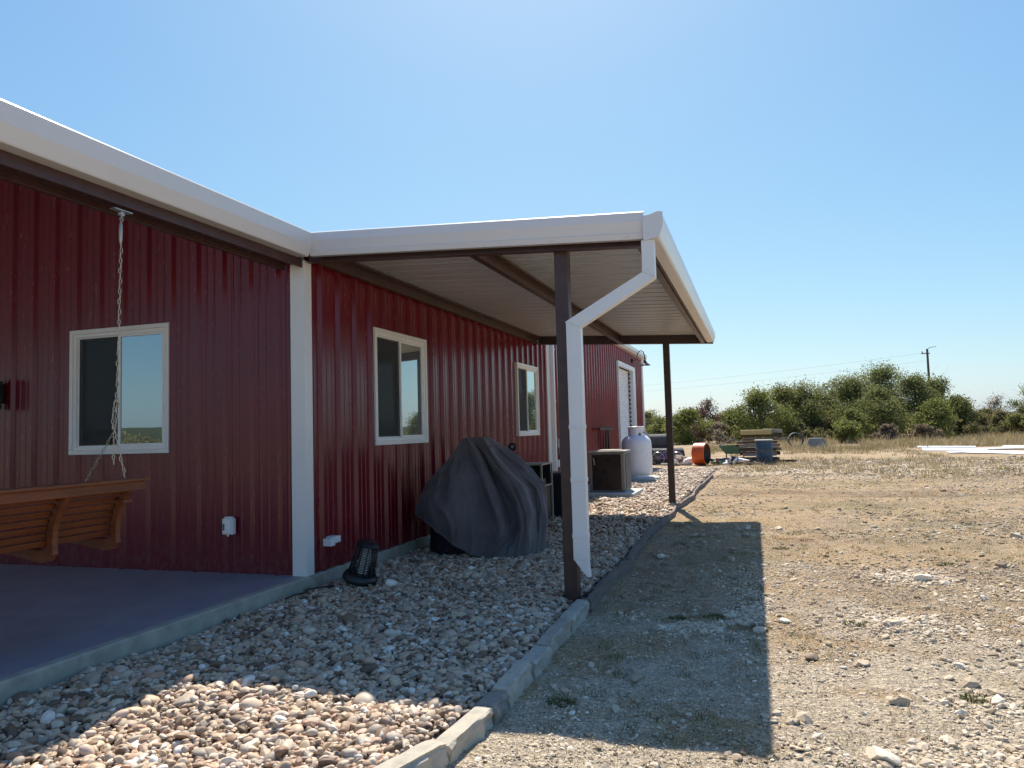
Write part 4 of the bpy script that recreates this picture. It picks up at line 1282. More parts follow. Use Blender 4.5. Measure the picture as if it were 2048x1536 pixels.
def scatter(name, pos, size, asp, shp_, Fc, mat, tilt, parent=None, rnd=None, smooth=True):
    n = len(pos); k = rng.integers(0, len(shp_), n)
    W = shp_[k] * (asp * size[:, None])[:, None, :]
    Rm = rotmats(rng.random(n) * 6.283, rng.normal(size=n) * tilt, rng.normal(size=n) * tilt)
    W = np.einsum('nij,nvj->nvi', Rm, W) + pos[:, None, :]
    nv = W.shape[1]
    FF = (Fc[None] + (np.arange(n) * nv)[:, None, None]).reshape(-1, 3)
    if rnd is None: rnd = rng.random(n)
    return np_mesh(name, W.reshape(-1, 3), FF, mat, np.repeat(rnd, nv), parent, smooth)

def grid_jit(x0, x1, y0, y1, s, j=0.5):
    xs = np.arange(x0, x1, s); ys = np.arange(y0, y1, s)
    Xg, Yg = np.meshgrid(xs, ys)
    P = np.stack([Xg.ravel(), Yg.ravel()], -1) + (rng.random((Xg.size, 2)) - 0.5) * s * 2 * j
    return P
def bed_edge(y):   # outer x limit of the bed
    ys = [-4.4, -3.9, -3.42, -2.92, -2.42, 0.0, 8, 16, 26]
    xs = [1.82, 2.15, 2.38, 2.55, 2.60, 2.585, 2.66, 2.75, 2.9]
    return np.interp(y, ys, xs)
def in_bed(P, m=0.0):
    x, y = P[:, 0], P[:, 1]
    ok = (x > 0.045 + m) & (x < bed_edge(y) - m - 0.02)
    ok &= ~((x > 0.13) & (x < 1.66) & (y > 9.13) & (y < 10.57))
    ok &= ~((np.hypot(x - 0.95, y - 14.3)) < 0.62)
    ok &= ~((x > 2.45) & (x < 2.62) & (y > 0.0) & (y < 0.17))
    return ok
def bedz(x, y): return -0.135 + (vnoise(x, y, 1.6, 12) - 0.5) * 0.035 + (vnoise(x, y, 5, 13) - 0.5) * 0.015
sh3, F3 = shapes(3, 10, 0.16, 2)
sh2, F2 = shapes(2, 24, 0.18, 2)
sh1, F1 = shapes(1, 16, 0.14, 0)
asp0 = np.array([1.0, 0.74, 0.50])
def pebset(x0, x1, y0, y1, s, size, sh, Fc, layers, name='pebble_bed', parent=None):
    Ps = []; 
    for li, (dz, keep) in enumerate(layers):
        P = grid_jit(x0, x1, y0, y1, s)
        P = P[in_bed(P)]
        P = P[rng.random(len(P)) < keep]
        Ps.append(np.column_stack([P, bedz(P[:, 0], P[:, 1]) + dz + rng.normal(size=len(P)) * 0.004]))
    P = np.vstack(Ps); n = len(P)
    sz = size * np.exp(rng.normal(size=n) * 0.38)
    asp = asp0[None] * (1 + rng.normal(size=(n, 3)) * 0.14)
    return scatter(name, P, sz, asp, sh, Fc, M['pebble'], 0.38, parent)
pb = pebset(0.0, 2.75, -4.8, -2.2, 0.0315, 0.0215, sh3, F3, [(0.0, 1.0), (0.011, 0.55), (0.021, 0.2)])
tag(pb, kind='stuff')
p2 = pebset(0.0, 2.75, -2.2, 4.2, 0.0325, 0.022, sh2, F2, [(0.0, 1.0), (0.011, 0.55), (0.021, 0.18)], 'pebbles')
tag(p2, kind='stuff')
p3 = pebset(0.0, 2.9, 4.2, 20.0, 0.046, 0.029, sh1, F1, [(0.0, 1.0), (0.017, 0.35)], 'pebbles')
tag(p3, kind='stuff')
for o_, lab in ((pb, 'rounded tan and grey river pebbles filling the near bed beside the patio'), (p2, 'river pebbles under the canopy around the covered grill'), (p3, 'river pebbles in the far bed around the air conditioner')):
    tag(o_, lab, 'pebbles')
mb = MB()
ys = [-5.2, -4.4, -3.9, -3.42, -2.92, -2.42, 0.0, 8, 16, 21]
for a, b in zip(ys, ys[1:]):
    mb.add([(0.0, a, -0.165), (float(bed_edge(a)) + 0.03, a, -0.165), (float(bed_edge(b)) + 0.03, b, -0.165), (0.0, b, -0.165)], [(0, 1, 2, 3)])
tag(mb.build('pebble_bed_base', M['bed']), kind='structure')

# ------------------------------------------------------------------ loose limestone chips on the ground (nobody could count)
def chips(name, n, x0, x1, y0, y1, size, sh, Fc, lab, spread=0.55, thresh=0.0, far=False):
    P = np.column_stack([x0 + rng.random(n) * (x1 - x0), y0 + rng.random(n) * (y1 - y0)])
    dens = vnoise(P[:, 0], P[:, 1], 0.8, 21) * 0.6 + vnoise(P[:, 0], P[:, 1], 2.6, 22) * 0.4
    P = P[(rng.random(len(P)) < sstep(thresh, 0.75, dens)) & (P[:, 0] > bed_edge(P[:, 1]) + 0.17)]
    n = len(P); sz = size * np.exp(rng.normal(size=n) * spread)
    z = gz(P[:, 0], P[:, 1])
    asp = np.array([1.0, 0.8, 0.5])[None] * (1 + rng.normal(size=(n, 3)) * 0.15)
    pos = np.column_stack([P, z + sz * 0.15])
    r = np.clip(0.25 + 0.5 * vnoise(P[:, 0], P[:, 1], 0.9, 31) + rng.normal(size=n) * 0.22, 0, 1)
    o = scatter(name, pos, sz, asp, sh, Fc, M['chip'], 0.3, rnd=r, smooth=False)
    tag(o, lab, 'gravel', kind='stuff')
sa1, Fa1 = shapes(1, 20, 0.20, 3)
sa2, Fa2 = shapes(2, 20, 0.25, 5)
chips('gravel', 62000, 2.0, 7.2, -4.6, 2.4, 0.0072, sa1, Fa1, 'fine crushed limestone gravel scattered over the near ground', 0.42, 0.05)
chips('gravel', 7500, 2.0, 8.5, -4.6, 7.0, 0.015, sa2, Fa2, 'coarser broken limestone pieces lying over the near ground', 0.38, 0.2)
chips('gravel', 26000, 2.8, 14, 2.0, 17.0, 0.014, sa1, Fa1, 'gravel spread over the open yard beyond the canopy shadow', 0.5, 0.15)
chips('gravel', 16000, 1.6, 22, 16.0, 26.0, 0.030, sa1, Fa1, 'pale gravel on the drive in front of the junk pile', 0.4, 0.0)

def chip_patch(cx, cy, rx, ry, n, size, lab):
    n = int(n * 0.55)
    P = np.column_stack([cx + rng.normal(size=n) * rx * 1.25, cy + rng.normal(size=n) * ry * 1.25])
    P = P[(vnoise(P[:, 0], P[:, 1], 3.5, 71) > 0.42) & (P[:, 0] > 2.85)]
    n = len(P); sz = size * np.exp(rng.normal(size=n) * 0.5)
    pos = np.column_stack([P, gz(P[:, 0], P[:, 1]) + sz * 0.12])
    asp = np.array([1.0, 0.8, 0.45])[None] * (1 + rng.normal(size=(n, 3)) * 0.15)
    o = scatter('limestone_rubble', pos, sz, asp, sa1, Fa1, M['chip'], 0.3, rnd=np.clip(0.62 + rng.normal(size=n) * 0.16, 0, 1), smooth=False)
    tag(o, lab, 'gravel', kind='stuff')
chip_patch(3.95, 0.45, 0.10, 0.38, 2600, 0.011, 'white crushed limestone streak in the canopy shadow, near its right edge')
chip_patch(3.62, -0.25, 0.30, 0.12, 3000, 0.012, 'white crushed limestone patch in the middle of the canopy shadow')
chip_patch(5.0, 0.1, 0.22, 0.14, 2600, 0.012, 'white crushed limestone patch in the sunny yard nearest the shadow')
chip_patch(6.6, 0.9, 0.35, 0.35, 5200, 0.014, 'white crushed limestone patch at the right picture edge')
chip_patch(5.45, 1.9, 0.25, 0.2, 2600, 0.014, 'white crushed limestone patch around the large limestone lump')
chip_patch(4.85, -2.35, 0.3, 0.16, 2600, 0.013, 'broken white limestone patch near the bottom picture edge')
chip_patch(5.75, -1.6, 0.45, 0.2, 3600, 0.013, 'broken tan limestone patch low at the right picture edge')

# the biggest single rocks, one object each
rocks = [(3.32, -1.55, 0.045, 'round brown rock alone in the canopy shade'), (4.55, -2.35, 0.075, 'jagged white rock in sun below the corner of the canopy shadow'),
         (4.75, -1.62, 0.050, 'grey rock in sun right of the canopy shadow'), (5.35, -2.1, 0.060, 'flat tan rock at the lower right picture corner'),
         (4.05, -0.35, 0.050, 'pale flat rock inside the canopy shadow near its right edge'), (4.22, -0.05, 0.045, 'white rock right on the edge of the canopy shadow'),
         (5.9, -0.4, 0.055, 'brown rock far right in the sunny yard'), (5.5, 1.7, 0.085, 'large white limestone lump in the sunny yard'),
         (4.65, -0.95, 0.05, 'tan rock half shaded just right of the shadow edge'), (7.0, 1.1, 0.13, 'broad white limestone outcrop at the right picture edge'),
         (5.2, -0.9, 0.035, 'small bright rock right of centre in the yard'), (4.95, -2.7, 0.06, 'broken limestone slab near the bottom picture edge'),
         (4.35, -0.9, 0.05, 'dark rock by the shadow edge with a brown side'), (2.98, 2.55, 0.06, 'pale rock beside the dark edging board in shade')]
for i, (x, y, s, lab) in enumerate(rocks):
    W = sh3[i % len(sh3)].copy()
    for j in range(5):
        d = rng.normal(size=3); d /= np.linalg.norm(d)
        W -= d * np.maximum(W @ d - 0.5 - 0.3 * rng.random(), 0)[:, None]
    W = W * np.array([1.25, 0.9, 0.55]) * s
    a = rng.random() * 6.28
    W = W @ np.array([[math.cos(a), -math.sin(a), 0], [math.sin(a), math.cos(a), 0], [0, 0, 1]])
    o = np_mesh('rock', W, F3, M['chip'], np.full(len(W), [0.25, 0.9, 0.45, 0.5, 0.75, 0.95, 0.1, 1.0, 0.5, 1.0, 0.9, 0.7, 0.15, 0.8][i]), smooth=False)
    o.location = (x, y, float(gz(x, y)) + s * 0.2)
    tag(o, lab, 'rock', 'larger rocks lying in the yard')

# ------------------------------------------------------------------ grass
def grass(name, n, x0, x1, y0, y1, h, w, blades, mat, lab, seed, thresh=0.4, spread=0.05, sc=0.5):
    P = np.column_stack([x0 + rng.random(n) * (x1 - x0), y0 + rng.random(n) * (y1 - y0)])
    dens = vnoise(P[:, 0], P[:, 1], sc, seed) * 0.65 + vnoise(P[:, 0], P[:, 1], sc * 4, seed + 1) * 0.35
    P = P[(dens > thresh) & (P[:, 0] > np.where(P[:, 1] < 17, bed_edge(P[:, 1]) + 0.25, 0.8)) & ~((P[:, 0] > 11.3) & (P[:, 0] < 18.5) & (P[:, 1] > 24) & (P[:, 1] < 37.5) & (h > 0.09))]
    n = len(P)
    base = np.repeat(np.column_stack([P, gz(P[:, 0], P[:, 1])]), blades, 0)
    m = len(base)
    a = rng.random(m) * 6.283; rr = spread * np.sqrt(rng.random(m))
    base[:, 0] += np.cos(a) * rr; base[:, 1] += np.sin(a) * rr
    hh = h * np.exp(rng.normal(size=m) * 0.35) * np.repeat(0.6 + rng.random(n) * 0.7, blades)
    lean = rng.normal(size=(m, 2)) * 0.45
    side = rng.random(m) * 3.14
    dx = np.column_stack([np.cos(side), np.sin(side), np.zeros(m)]) * (w / 2)
    mid = base + np.column_stack([lean * hh[:, None] * 0.35, hh * 0.6])
    tip = base + np.column_stack([lean * hh[:, None] * 1.0, hh])
    V = np.stack([base - dx, base + dx, mid + dx * 0.7, mid - dx * 0.7, tip + dx * 0.15, tip - dx * 0.15], 1)
    F = np.array([[0, 1, 2, 3], [3, 2, 4, 5]])
    FF = (F[None] + (np.arange(m) * 6)[:, None, None]).reshape(-1, 4)
    r = np.clip(np.repeat(rng.random(n) * 0.7, blades) + rng.random(m) * 0.3, 0, 1)
    o = np_mesh(name, V.reshape(-1, 3), FF, M[mat], np.repeat(r, 6))
    tag(o, lab, 'grass', kind='stuff')
grass('grass', 900, 2.9, 9, -3.0, 8.0, 0.026, 0.004, 20, 'weed', 'low green weeds in the near yard', 41, 0.56, 0.06)
grass('grass', 15000, 2.9, 16, -3.5, 16.0, 0.020, 0.004, 9, 'grass', 'short dry grass stubble in the yard', 44, 0.50, 0.08)
grass('grass', 9000, 1.0, 40, 15.0, 48.0, 0.10, 0.018, 9, 'grass', 'dry grass covering the middle field', 47, 0.47, 0.18, 0.22)
grass('grass', 9500, -12, 60, 30.0, 66.0, 0.26, 0.028, 10, 'grass', 'taller pale dry grass along the brush line', 50, 0.36, 0.35, 0.12)

tufts = [(3.70, 0.05, 0.07, 'green weed tuft in the canopy shadow beside the white gravel streak'), (4.02, -0.28, 0.08, 'dark green weed tuft in the canopy shadow near its right edge'),
         (3.42, -0.05, 0.05, 'small green weed tuft nearest the near post in the shadow'), (4.72, -0.02, 0.06, 'green weed tuft in sun just right of the canopy shadow'),
         (4.30, 3.4, 0.07, 'green weed tuft beside the far part of the shadow edge'), (5.9, 2.6, 0.08, 'pale green weed tuft in the middle of the yard'),
         (5.15, -1.45, 0.06, 'flat green weed tuft low in the sunny yard'), (7.4, 3.1, 0.09, 'broad green weed tuft far right in the yard'), (2.98, -2.05, 0.06, 'weed tuft growing at the foot of the stone edging')]
for i, (x, y, r, lab) in enumerate(tufts):
    m = 230
    a = rng.random(m) * 6.283; rr = r * np.sqrt(rng.random(m))
    base = np.column_stack([x + np.cos(a) * rr * 1.3, y + np.sin(a) * rr, np.zeros(m)]); base[:, 2] = gz(base[:, 0], base[:, 1]) - 0.003
    hh = 0.015 * np.exp(rng.normal(size=m) * 0.4); lean = np.column_stack([np.cos(a), np.sin(a)]) * (0.3 + rng.random((m, 1)))
    sd_ = rng.random(m) * 3.14; dx = np.column_stack([np.cos(sd_), np.sin(sd_), np.zeros(m)]) * 0.0024
    mid = base + np.column_stack([lean * hh[:, None] * 0.5, hh * 0.7]); tip = base + np.column_stack([lean * hh[:, None] * 1.4, hh])
    V = np.stack([base - dx, base + dx, mid + dx, mid - dx, tip + dx * 0.2, tip - dx * 0.2], 1).reshape(-1, 3)
    FF = (np.array([[0, 1, 2, 3], [3, 2, 4, 5]])[None] + (np.arange(m) * 6)[:, None, None]).reshape(-1, 4)
    V -= np.array([x, y, float(gz(x, y))])
    o = np_mesh('weed_tuft', V, FF, M['weed'], np.repeat(np.clip(0.15 + rng.random(m) * 0.8, 0, 1), 6)); o.location = (x, y, float(gz(x, y)))
    tag(o, lab, 'weed', 'weed tufts in the yard')

# ------------------------------------------------------------------ trees and shrubs
def tree(name, kind, x, y, h, hw, lab, leaves=3600, trunk_h=0.28, dens=1.0, group='trees and shrubs along the brush line', leafsize=0.10, seed=0, cat='tree'):
    rg = np.random.default_rng(1000 + seed)
    z0 = float(gz(x, y))
    root = thing(name, lab, cat, (x, y, z0), group=group)
    H = h - z0
    mb = MB()
    ns = 3 if cat == 'tree' else 5
    clumps = []
    nc = int(rg.integers(34, 46)) if H > 2.2 else int(rg.integers(18, 26))
    for i in range(nc):
        a = rg.random() * 6.283
        zz = trunk_h * 0.7 + (1 - trunk_h * 0.7) * (rg.random() ** 0.85)
        prof = math.sin(min(1, (zz - trunk_h * 0.5) / (1 - trunk_h * 0.5) * 0.93 + 0.18) * math.pi) ** 0.6
        rr = hw * prof * (0.35 + 0.85 * math.sqrt(rg.random())) * (0.8 + 0.35 * math.sin(3 * a + seed * 1.7))
        sc = (0.12 + 0.27 * rg.random() ** 1.6) * min(hw, H * 0.55)
        clumps.append((math.cos(a) * rr * 0.82, math.sin(a) * rr * 0.82, H * zz * 0.93 - sc * 0.2, sc))
    clumps.append((0.35 * hw * math.sin(seed * 2.3), 0, H - 0.13 * hw, 0.16 * hw)); clumps.append((-0.3 * hw * math.sin(seed * 1.3 + 1), 0.2, H - 0.3 * hw, 0.2 * hw))
    for s in range(ns):
        a = 6.283 * s / ns + rg.random()
        bx_, by_ = 0.06 * math.cos(a), 0.06 * math.sin(a)
        fx, fy = hw * 0.35 * math.cos(a), hw * 0.35 * math.sin(a)
        pts = [(bx_, by_, -0.05), (bx_ + fx * 0.25 + 0.05 * rg.normal(), by_ + fy * 0.25, H * 0.25), (fx * 0.7, fy * 0.7 + 0.05 * rg.normal(), H * 0.5), (fx * 0.9, fy * 0.9, H * 0.8)]
        mb.tube(pts, 0.035 * H / 3 + 0.01, 6, r2=0.012)
        for c in clumps[s::ns]:
            k = 1 + int(rg.integers(0, 2))
            st = Vector(pts[k]).lerp(Vector(pts[k + 1]), rg.random())
            mid = st.lerp(Vector(c[:3]), 0.5) + Vector((0, 0, -0.05 * H))
            mb.tube([st, mid, c[:3]], 0.018 * H / 3 + 0.004, 5, r2=0.005)
            for q in range(7):
                e = Vector(c[:3]) + Vector(rg.normal(size=3)) * c[3] * 1.1
                e.z = abs(e.z)
                mb.tube([mid.lerp(Vector(c[:3]), 0.6), e], 0.008, 4, r2=0.003)
    mb.build('trunk', M['bark'], root, smooth=True)
    n = int(leaves * dens * 3.4)
    cl = np.array(clumps)
    wgt = cl[:, 3] ** 2; wgt /= wgt.sum()
    k = rg.choice(len(cl), n, p=wgt)
    d = rg.normal(size=(n, 3)); d /= np.linalg.norm(d, axis=1)[:, None]
    rad = rg.random(n) ** 0.5 * (1 + 0.5 * np.clip(np.abs(rg.normal(size=n)), 0, 1.5))
    P = cl[k, :3] + d * (rad * cl[k, 3])[:, None] * np.array([1.15, 1.15, 0.85])
    P[:, 2] = np.abs(P[:, 2]) + 0.02
    u = rg.normal(size=(n, 3)); u /= np.linalg.norm(u, axis=1)[:, None]
    v = np.cross(u, rg.normal(size=(n, 3))); v /= np.linalg.norm(v, axis=1)[:, None]
    s = leafsize * (0.5 + rg.random(n))[:, None]
    V = np.stack([P - u * s * 0.6, P + v * s * 0.32, P + u * s * 0.6, P - v * s * 0.32], 1).reshape(-1, 3)
    F = np.arange(n * 4).reshape(-1, 4)
    cr = rg.random(len(cl))
    r = np.clip(0.45 * cr[k] + 0.55 * rg.random(n), 0, 1)
    np_mesh('crown', V, F, M['leaf_' + kind], np.repeat(r, 4), root)
    return root

TR = [
 ('dark', 8.1, 62.0, 4.88, 2.1, 'dark leafy tree right of the lumber pile, left end of the dense stand', 4200),
 ('dark', 10.2, 66.0, 5.15, 2.1, 'dark green tree in the stand, second from its left end', 4200),
 ('dark', 11.9, 62.0, 5.25, 2.2, 'dark tree left of the tallest tree in the stand', 4600),
 ('dark', 14.8, 66.0, 6.35, 2.3, 'tallest dark tree of the stand, left of the utility pole', 5600),
 ('dark', 13.2, 58.0, 4.0, 1.9, 'low full dark tree in front of the tallest one', 4200),
 ('dark', 16.6, 62.0, 5.1, 2.1, 'broad dark tree just left below the utility pole', 4600),
 ('dark', 18.9, 66.0, 5.0, 1.7, 'dark tree directly in front of the utility pole', 4200),
 ('dark', 19.4, 61.0, 3.2, 1.3, 'drooping dark tree at the right end of the dense stand', 3400),
 ('green', 6.3, 60.0, 4.55, 1.7, 'mid green slender tree behind the lumber pile', 3600),
 ('yellow', 4.3, 56.0, 4.05, 1.8, 'light green feathery tree left behind the lumber pile', 3800),
 ('green', 2.3, 58.0, 2.6, 1.3, 'small dark green bush between the reddish bush and the light tree', 2600),
 ('red', 0.2, 60.0, 3.7, 1.35, 'reddish brown half bare bush behind the orange drum', 1500),
 ('yellow', -1.4, 56.0, 2.8, 1.8, 'round yellow green bush beside the far canopy post', 3800),
 ('green', -4.2, 66.0, 2.3, 1.5, 'low green bush between workshop and far post', 2600),
 ('green', -6.6, 72.0, 3.2, 1.8, 'thin grey green tree right beside the workshop corner', 1500),
 ('yellow', 16.6, 55.0, 2.75, 1.3, 'yellow green shrub in front of the dark trees, below the pole', 2600),
 ('yellow', 11.0, 54.0, 2.25, 1.1, 'yellowish shrub at the foot of the dark stand', 2200),
 ('yellow', 10.0, 50.0, 1.25, 1.25, 'low rounded pale green shrub in the dry grass', 2200),
 ('olive', 21.2, 64.0, 1.8, 1.6, 'olive brown bush right of the dense stand', 2600),
 ('olive', 23.7, 70.0, 2.0, 1.7, 'low olive bush before the distant ridge', 2400),
 ('dry', 25.6, 74.0, 3.6, 1.3, 'bare pale tree standing above the olive bushes', 520),
 ('dark', 24.6, 60.0, 4.0, 1.5, 'dark green tree cut by the right picture edge', 3600),
 ('olive', 22.6, 62.0, 1.8, 1.1, 'small brownish bush left of the edge tree', 1800),
 ('dry', 12.9, 52.5, 0.95, 1.3, 'grey dead brush low under the tallest tree', 1500),
 ('dry', 15.3, 51.5, 0.95, 1.0, 'grey dead brush low under the utility pole', 1200),
 ('dry', 1.2, 55.0, 1.4, 1.3, 'greyish dead brush behind the orange drum', 1500),
 ('green', 28.5, 63.0, 3.6, 1.9, 'mid green tree beyond the right picture edge', 2600),
 ('dark', 33.0, 60.0, 4.6, 2.3, 'large dark tree far right beyond the picture edge', 3000),
 ('olive', 38.0, 60.0, 3.2, 2.2, 'olive tree far right outside the picture', 2400),
 ('dark', 43.0, 55.0, 4.8, 2.6, 'dark tree farthest right outside the picture', 3000),
]
_fill = ['olive', 'green', 'olive', 'yellow', 'green', 'olive']
_spots = [(-8.5, 74), (-3.0, 70), (0.8, 69), (3.4, 66), (5.4, 68), (7.2, 56), (9.2, 60), (13.3, 69), (17.6, 58), (21.8, 70), (23.2, 58.5), (26.5, 66), (29.0, 74)]
_words = ['far left of the workshop corner', 'between the workshop corner and the far post', 'behind the reddish bush', 'behind the light feathery tree', 'behind the lumber pile',
          'low in front of the left end of the dark stand', 'low between the first dark trees', 'behind the tallest dark tree', 'low right of the pole', 'behind the olive bushes at right', 'by the wire fence', 'near the right picture edge', 'just beyond the right picture edge']
for _i, ((_x, _y2), _w) in enumerate(zip(_spots, _words)):
    TR.append((_fill[_i % 6], _x, float(_y2), 1.5 + 1.1 * ((_i * 7) % 5) / 5, 1.7, 'low loose scrub bush ' + _w, 1900))
for i, (kd, x, y, h, hw, lab, nl) in enumerate(TR):
    tr = h > 2.9
    tree('tree' if tr else 'shrub', kd, x, y, h * 0.97, hw * 1.3, lab, nl, 0.22 if tr else 0.08, seed=i, cat='tree' if tr else 'shrub', leafsize=0.10 if nl < 1300 else 0.12)
# low mass of brush that closes the view behind the nearer trees
def brush_wall(x0, x1, y0, y1, n, lab, seed, hs=1.0):
    x = x0 + rng.random(n) * (x1 - x0); y = y0 + rng.random(n) * (y1 - y0)
    hh = hs * (0.4 + 1.5 * vnoise(x, y, 0.12, 61) + 0.8 * vnoise(x, y, 0.5, 62))
    P = np.column_stack([x, y, gz(x, y) + rng.random(n) * hh])
    u = rng.normal(size=(n, 3)); u /= np.linalg.norm(u, axis=1)[:, None]
    v = np.cross(u, rng.normal(size=(n, 3))); v /= np.linalg.norm(v, axis=1)[:, None]
    s = 0.34 * (0.5 + rng.random(n))[:, None]
    V = np.stack([P - u * s * 0.6, P + v * s * 0.4, P + u * s * 0.6, P - v * s * 0.4], 1).reshape(-1, 3)
    o = np_mesh('brush', V, np.arange(n * 4).reshape(-1, 4), M['leaf_olive'], np.repeat(rng.random(n), 4))
    tag(o, lab, 'brush', kind='stuff')
brush_wall(-25, 60, 78, 88, 20000, 'low olive brush far behind the trees that reads as one mass', 61)
brush_wall(-130, 40, -75, -60, 30000, 'low brush behind the camera seen mirrored in the patio window', 63, 1.7)

# ------------------------------------------------------------------ utility pole, wires, fence
up = thing('utility_pole', 'thin wooden utility pole rising above the dark trees', 'utility pole', (22.35, 85, 0))
mb = MB(); mb.tube([(0, 0, -0.3), (0, 0, 9.0)], 0.16, 10, r2=0.11); mb.build('shaft', M['pole'], up, smooth=True, auto=40)
mb = MB(); mb.tube([(0, 0, 8.9), (0.25, 0, 9.15), (0.9, 0, 9.2)], 0.03, 6); mb.box(-0.6, 0.25, -0.05, 0.05, 8.45, 8.55); mb.build('bracket', M['ac_grey'], up)
mb = MB(); mb.lathe([(0.0, 0.0), (0.05, 0.0), (0.06, 0.1), (0.04, 0.2), (0.0, 0.2)], (-0.5, 0, 8.55), 8); mb.build('insulator', M['black'], up)
mb = MB()
for (e, z1, dz) in (((-60, 140), 8.6, 0.0), ((-60, 140), 7.7, 0.3)):
    a = Vector((22.3, 85, z1)); b = Vector((e[0], e[1], z1 + 0.5))
    pts = []
    for k in range(21):
        t = k / 20; p = a.lerp(b, t); p.z -= 4 * 1.2 * t * (1 - t); pts.append(p)
    mb.tube(pts, 0.006, 4)
M['wire'] = simple('dull_wire', (0.06, 0.06, 0.06), 1.0, spec=0.0)
tag(mb.build('power_line', M['wire']), 'two thin power lines running left from the utility pole', 'power line')

fn = thing('wire_fence', 'wire fence on thin dark posts along the brush at the right', 'fence', (19.5, 57.5, 0))
for k in range(8):
    mb = MB(); mb.box(-0.03, 0.03, -0.03, 0.03, -0.3, 1.15); 
    po = mb.build('post', M['black'], fn); po.location = (k * 2.6, k * 0.15, 0)
mb = MB()
for z in (0.25, 0.5, 0.75, 1.0):
    mb.tube([(0, 0.04, z), (18.2, 1.09, z)], 0.008, 4)
mb.build('wire', M['black'], fn)

# ------------------------------------------------------------------ junk beyond the gravel drive
GJ = -0.19
def ring_obj(name, lab, cat, c, rad, length, mat, yaw, tilt=0.0, wall=0.06, group=None):
    root = thing(name, lab, cat, c, yaw, group)
    mb = MB()
    mb.lathe([(rad, -length / 2), (rad + 0.01, -length / 2 + 0.03), (rad, -length / 2 + 0.06), (rad, length / 2 - 0.06), (rad + 0.01, length / 2 - 0.03), (rad, length / 2), (rad - wall, length / 2), (rad - wall, -length / 2), (rad, -length / 2)], (0, 0, rad), 32, axis='y', rot=Matrix.Rotation(tilt, 3, 'X'))
    o = mb.build('shell', M[mat], root, smooth=True, auto=35)
    return root
# culverts piled left of the far post
ring_obj('culvert_pipe', 'dark grey culvert pipe on the ground behind the propane tank, lower right one', 'culvert pipe', (0.62, 24.2, GJ), 0.32, 1.3, 'pipe', R(-62), group='grey culvert pipes')
ring_obj('culvert_pipe', 'dark grey culvert pipe lying on top of the two pipes behind the propane tank', 'culvert pipe', (-0.05, 24.5, GJ + 0.52), 0.34, 1.4, 'pipe', R(-70), group='grey culvert pipes')
ring_obj('culvert_pipe', 'dark grey culvert pipe on the ground behind the propane tank, lower left one', 'culvert pipe', (-0.22, 24.0, GJ), 0.33, 1.3, 'pipe', R(-62), group='grey culvert pipes')
ring_obj('culvert_ring', 'open round pipe end in the dry grass right of the lumber pile', 'culvert pipe', (6.25, 40, -0.1), 0.42, 0.5, 'pipe', R(5), group='pipes in the dry grass')
o = thing('stock_trough', 'pale grey trapezoid metal trough upside down in the dry grass', 'trough', (7.4, 40.2, -0.15))
mb = MB()
mb.add([(-0.62, -0.3, 0), (0.72, -0.3, 0), (0.72, 0.3, 0), (-0.62, 0.3, 0), (-0.42, -0.2, 0.55), (0.34, -0.2, 0.55), (0.34, 0.2, 0.55), (-0.42, 0.2, 0.55)], [(0, 1, 5, 4), (1, 2, 6, 5), (2, 3, 7, 6), (3, 0, 4, 7), (4, 5, 6, 7)])
mb.build('shell', M['ac_grey'], o, bevel=0.03)
mb = MB(); mb.tube([(-0.66, -0.32, 0.02), (0.76, -0.32, 0.02), (0.76, 0.32, 0.02), (-0.66, 0.32, 0.02), (-0.66, -0.32, 0.02)], 0.03, 6); mb.build('rim', M['ac_grey'], o)

# orange drum on its side
od = thing('orange_drum', 'bright orange plastic drum standing on its side beside the debris', 'drum', (2.06, 23.0, GJ), R(74))
mb = MB(); rr = 0.42
mb.lathe([(rr - 0.03, -0.24), (rr, -0.22), (rr, -0.06), (rr + 0.01, 0.0), (rr, 0.06), (rr, 0.22), (rr - 0.03, 0.24)], (0, 0, rr), 40, axis='y')
mb.build('shell', M['orange'], od, smooth=True, auto=35)
mb = MB(); mb.lathe([(rr - 0.03, -0.235), (rr - 0.06, -0.20), (rr - 0.10, 0.0), (0.0, 0.02)], (0, 0, rr), 32, axis='y')
mb.build('inside', simple('dark_orange_inside', (0.05, 0.02, 0.012), 0.6), od, smooth=True)
mb = MB(); mb.lathe([(rr - 0.03, 0.235), (rr - 0.08, 0.22), (0.0, 0.22)], (0, 0, rr), 32, axis='y'); mb.build('bottom', M['orange'], od)

# blue barrel
bb = thing('blue_barrel', 'faded dark blue open top barrel in front of the lumber pile', 'barrel', (4.34, 23.2, GJ))
mb = MB()
mb.lathe([(0.0, 0.0), (0.27, 0.0), (0.285, 0.02), (0.29, 0.26), (0.305, 0.28), (0.295, 0.30), (0.30, 0.56), (0.315, 0.58), (0.305, 0.60), (0.31, 0.88), (0.30, 0.88), (0.28, 0.3), (0.0, 0.25)], n=36)
mb.build('body', M['blue'], bb, smooth=True, auto=45)
mb = MB(); mb.lathe([(0.300, 0.875), (0.322, 0.878), (0.326, 0.90), (0.31, 0.915), (0.298, 0.90)], n=36); mb.build('rim', M['concrete_pale'], bb, smooth=True)

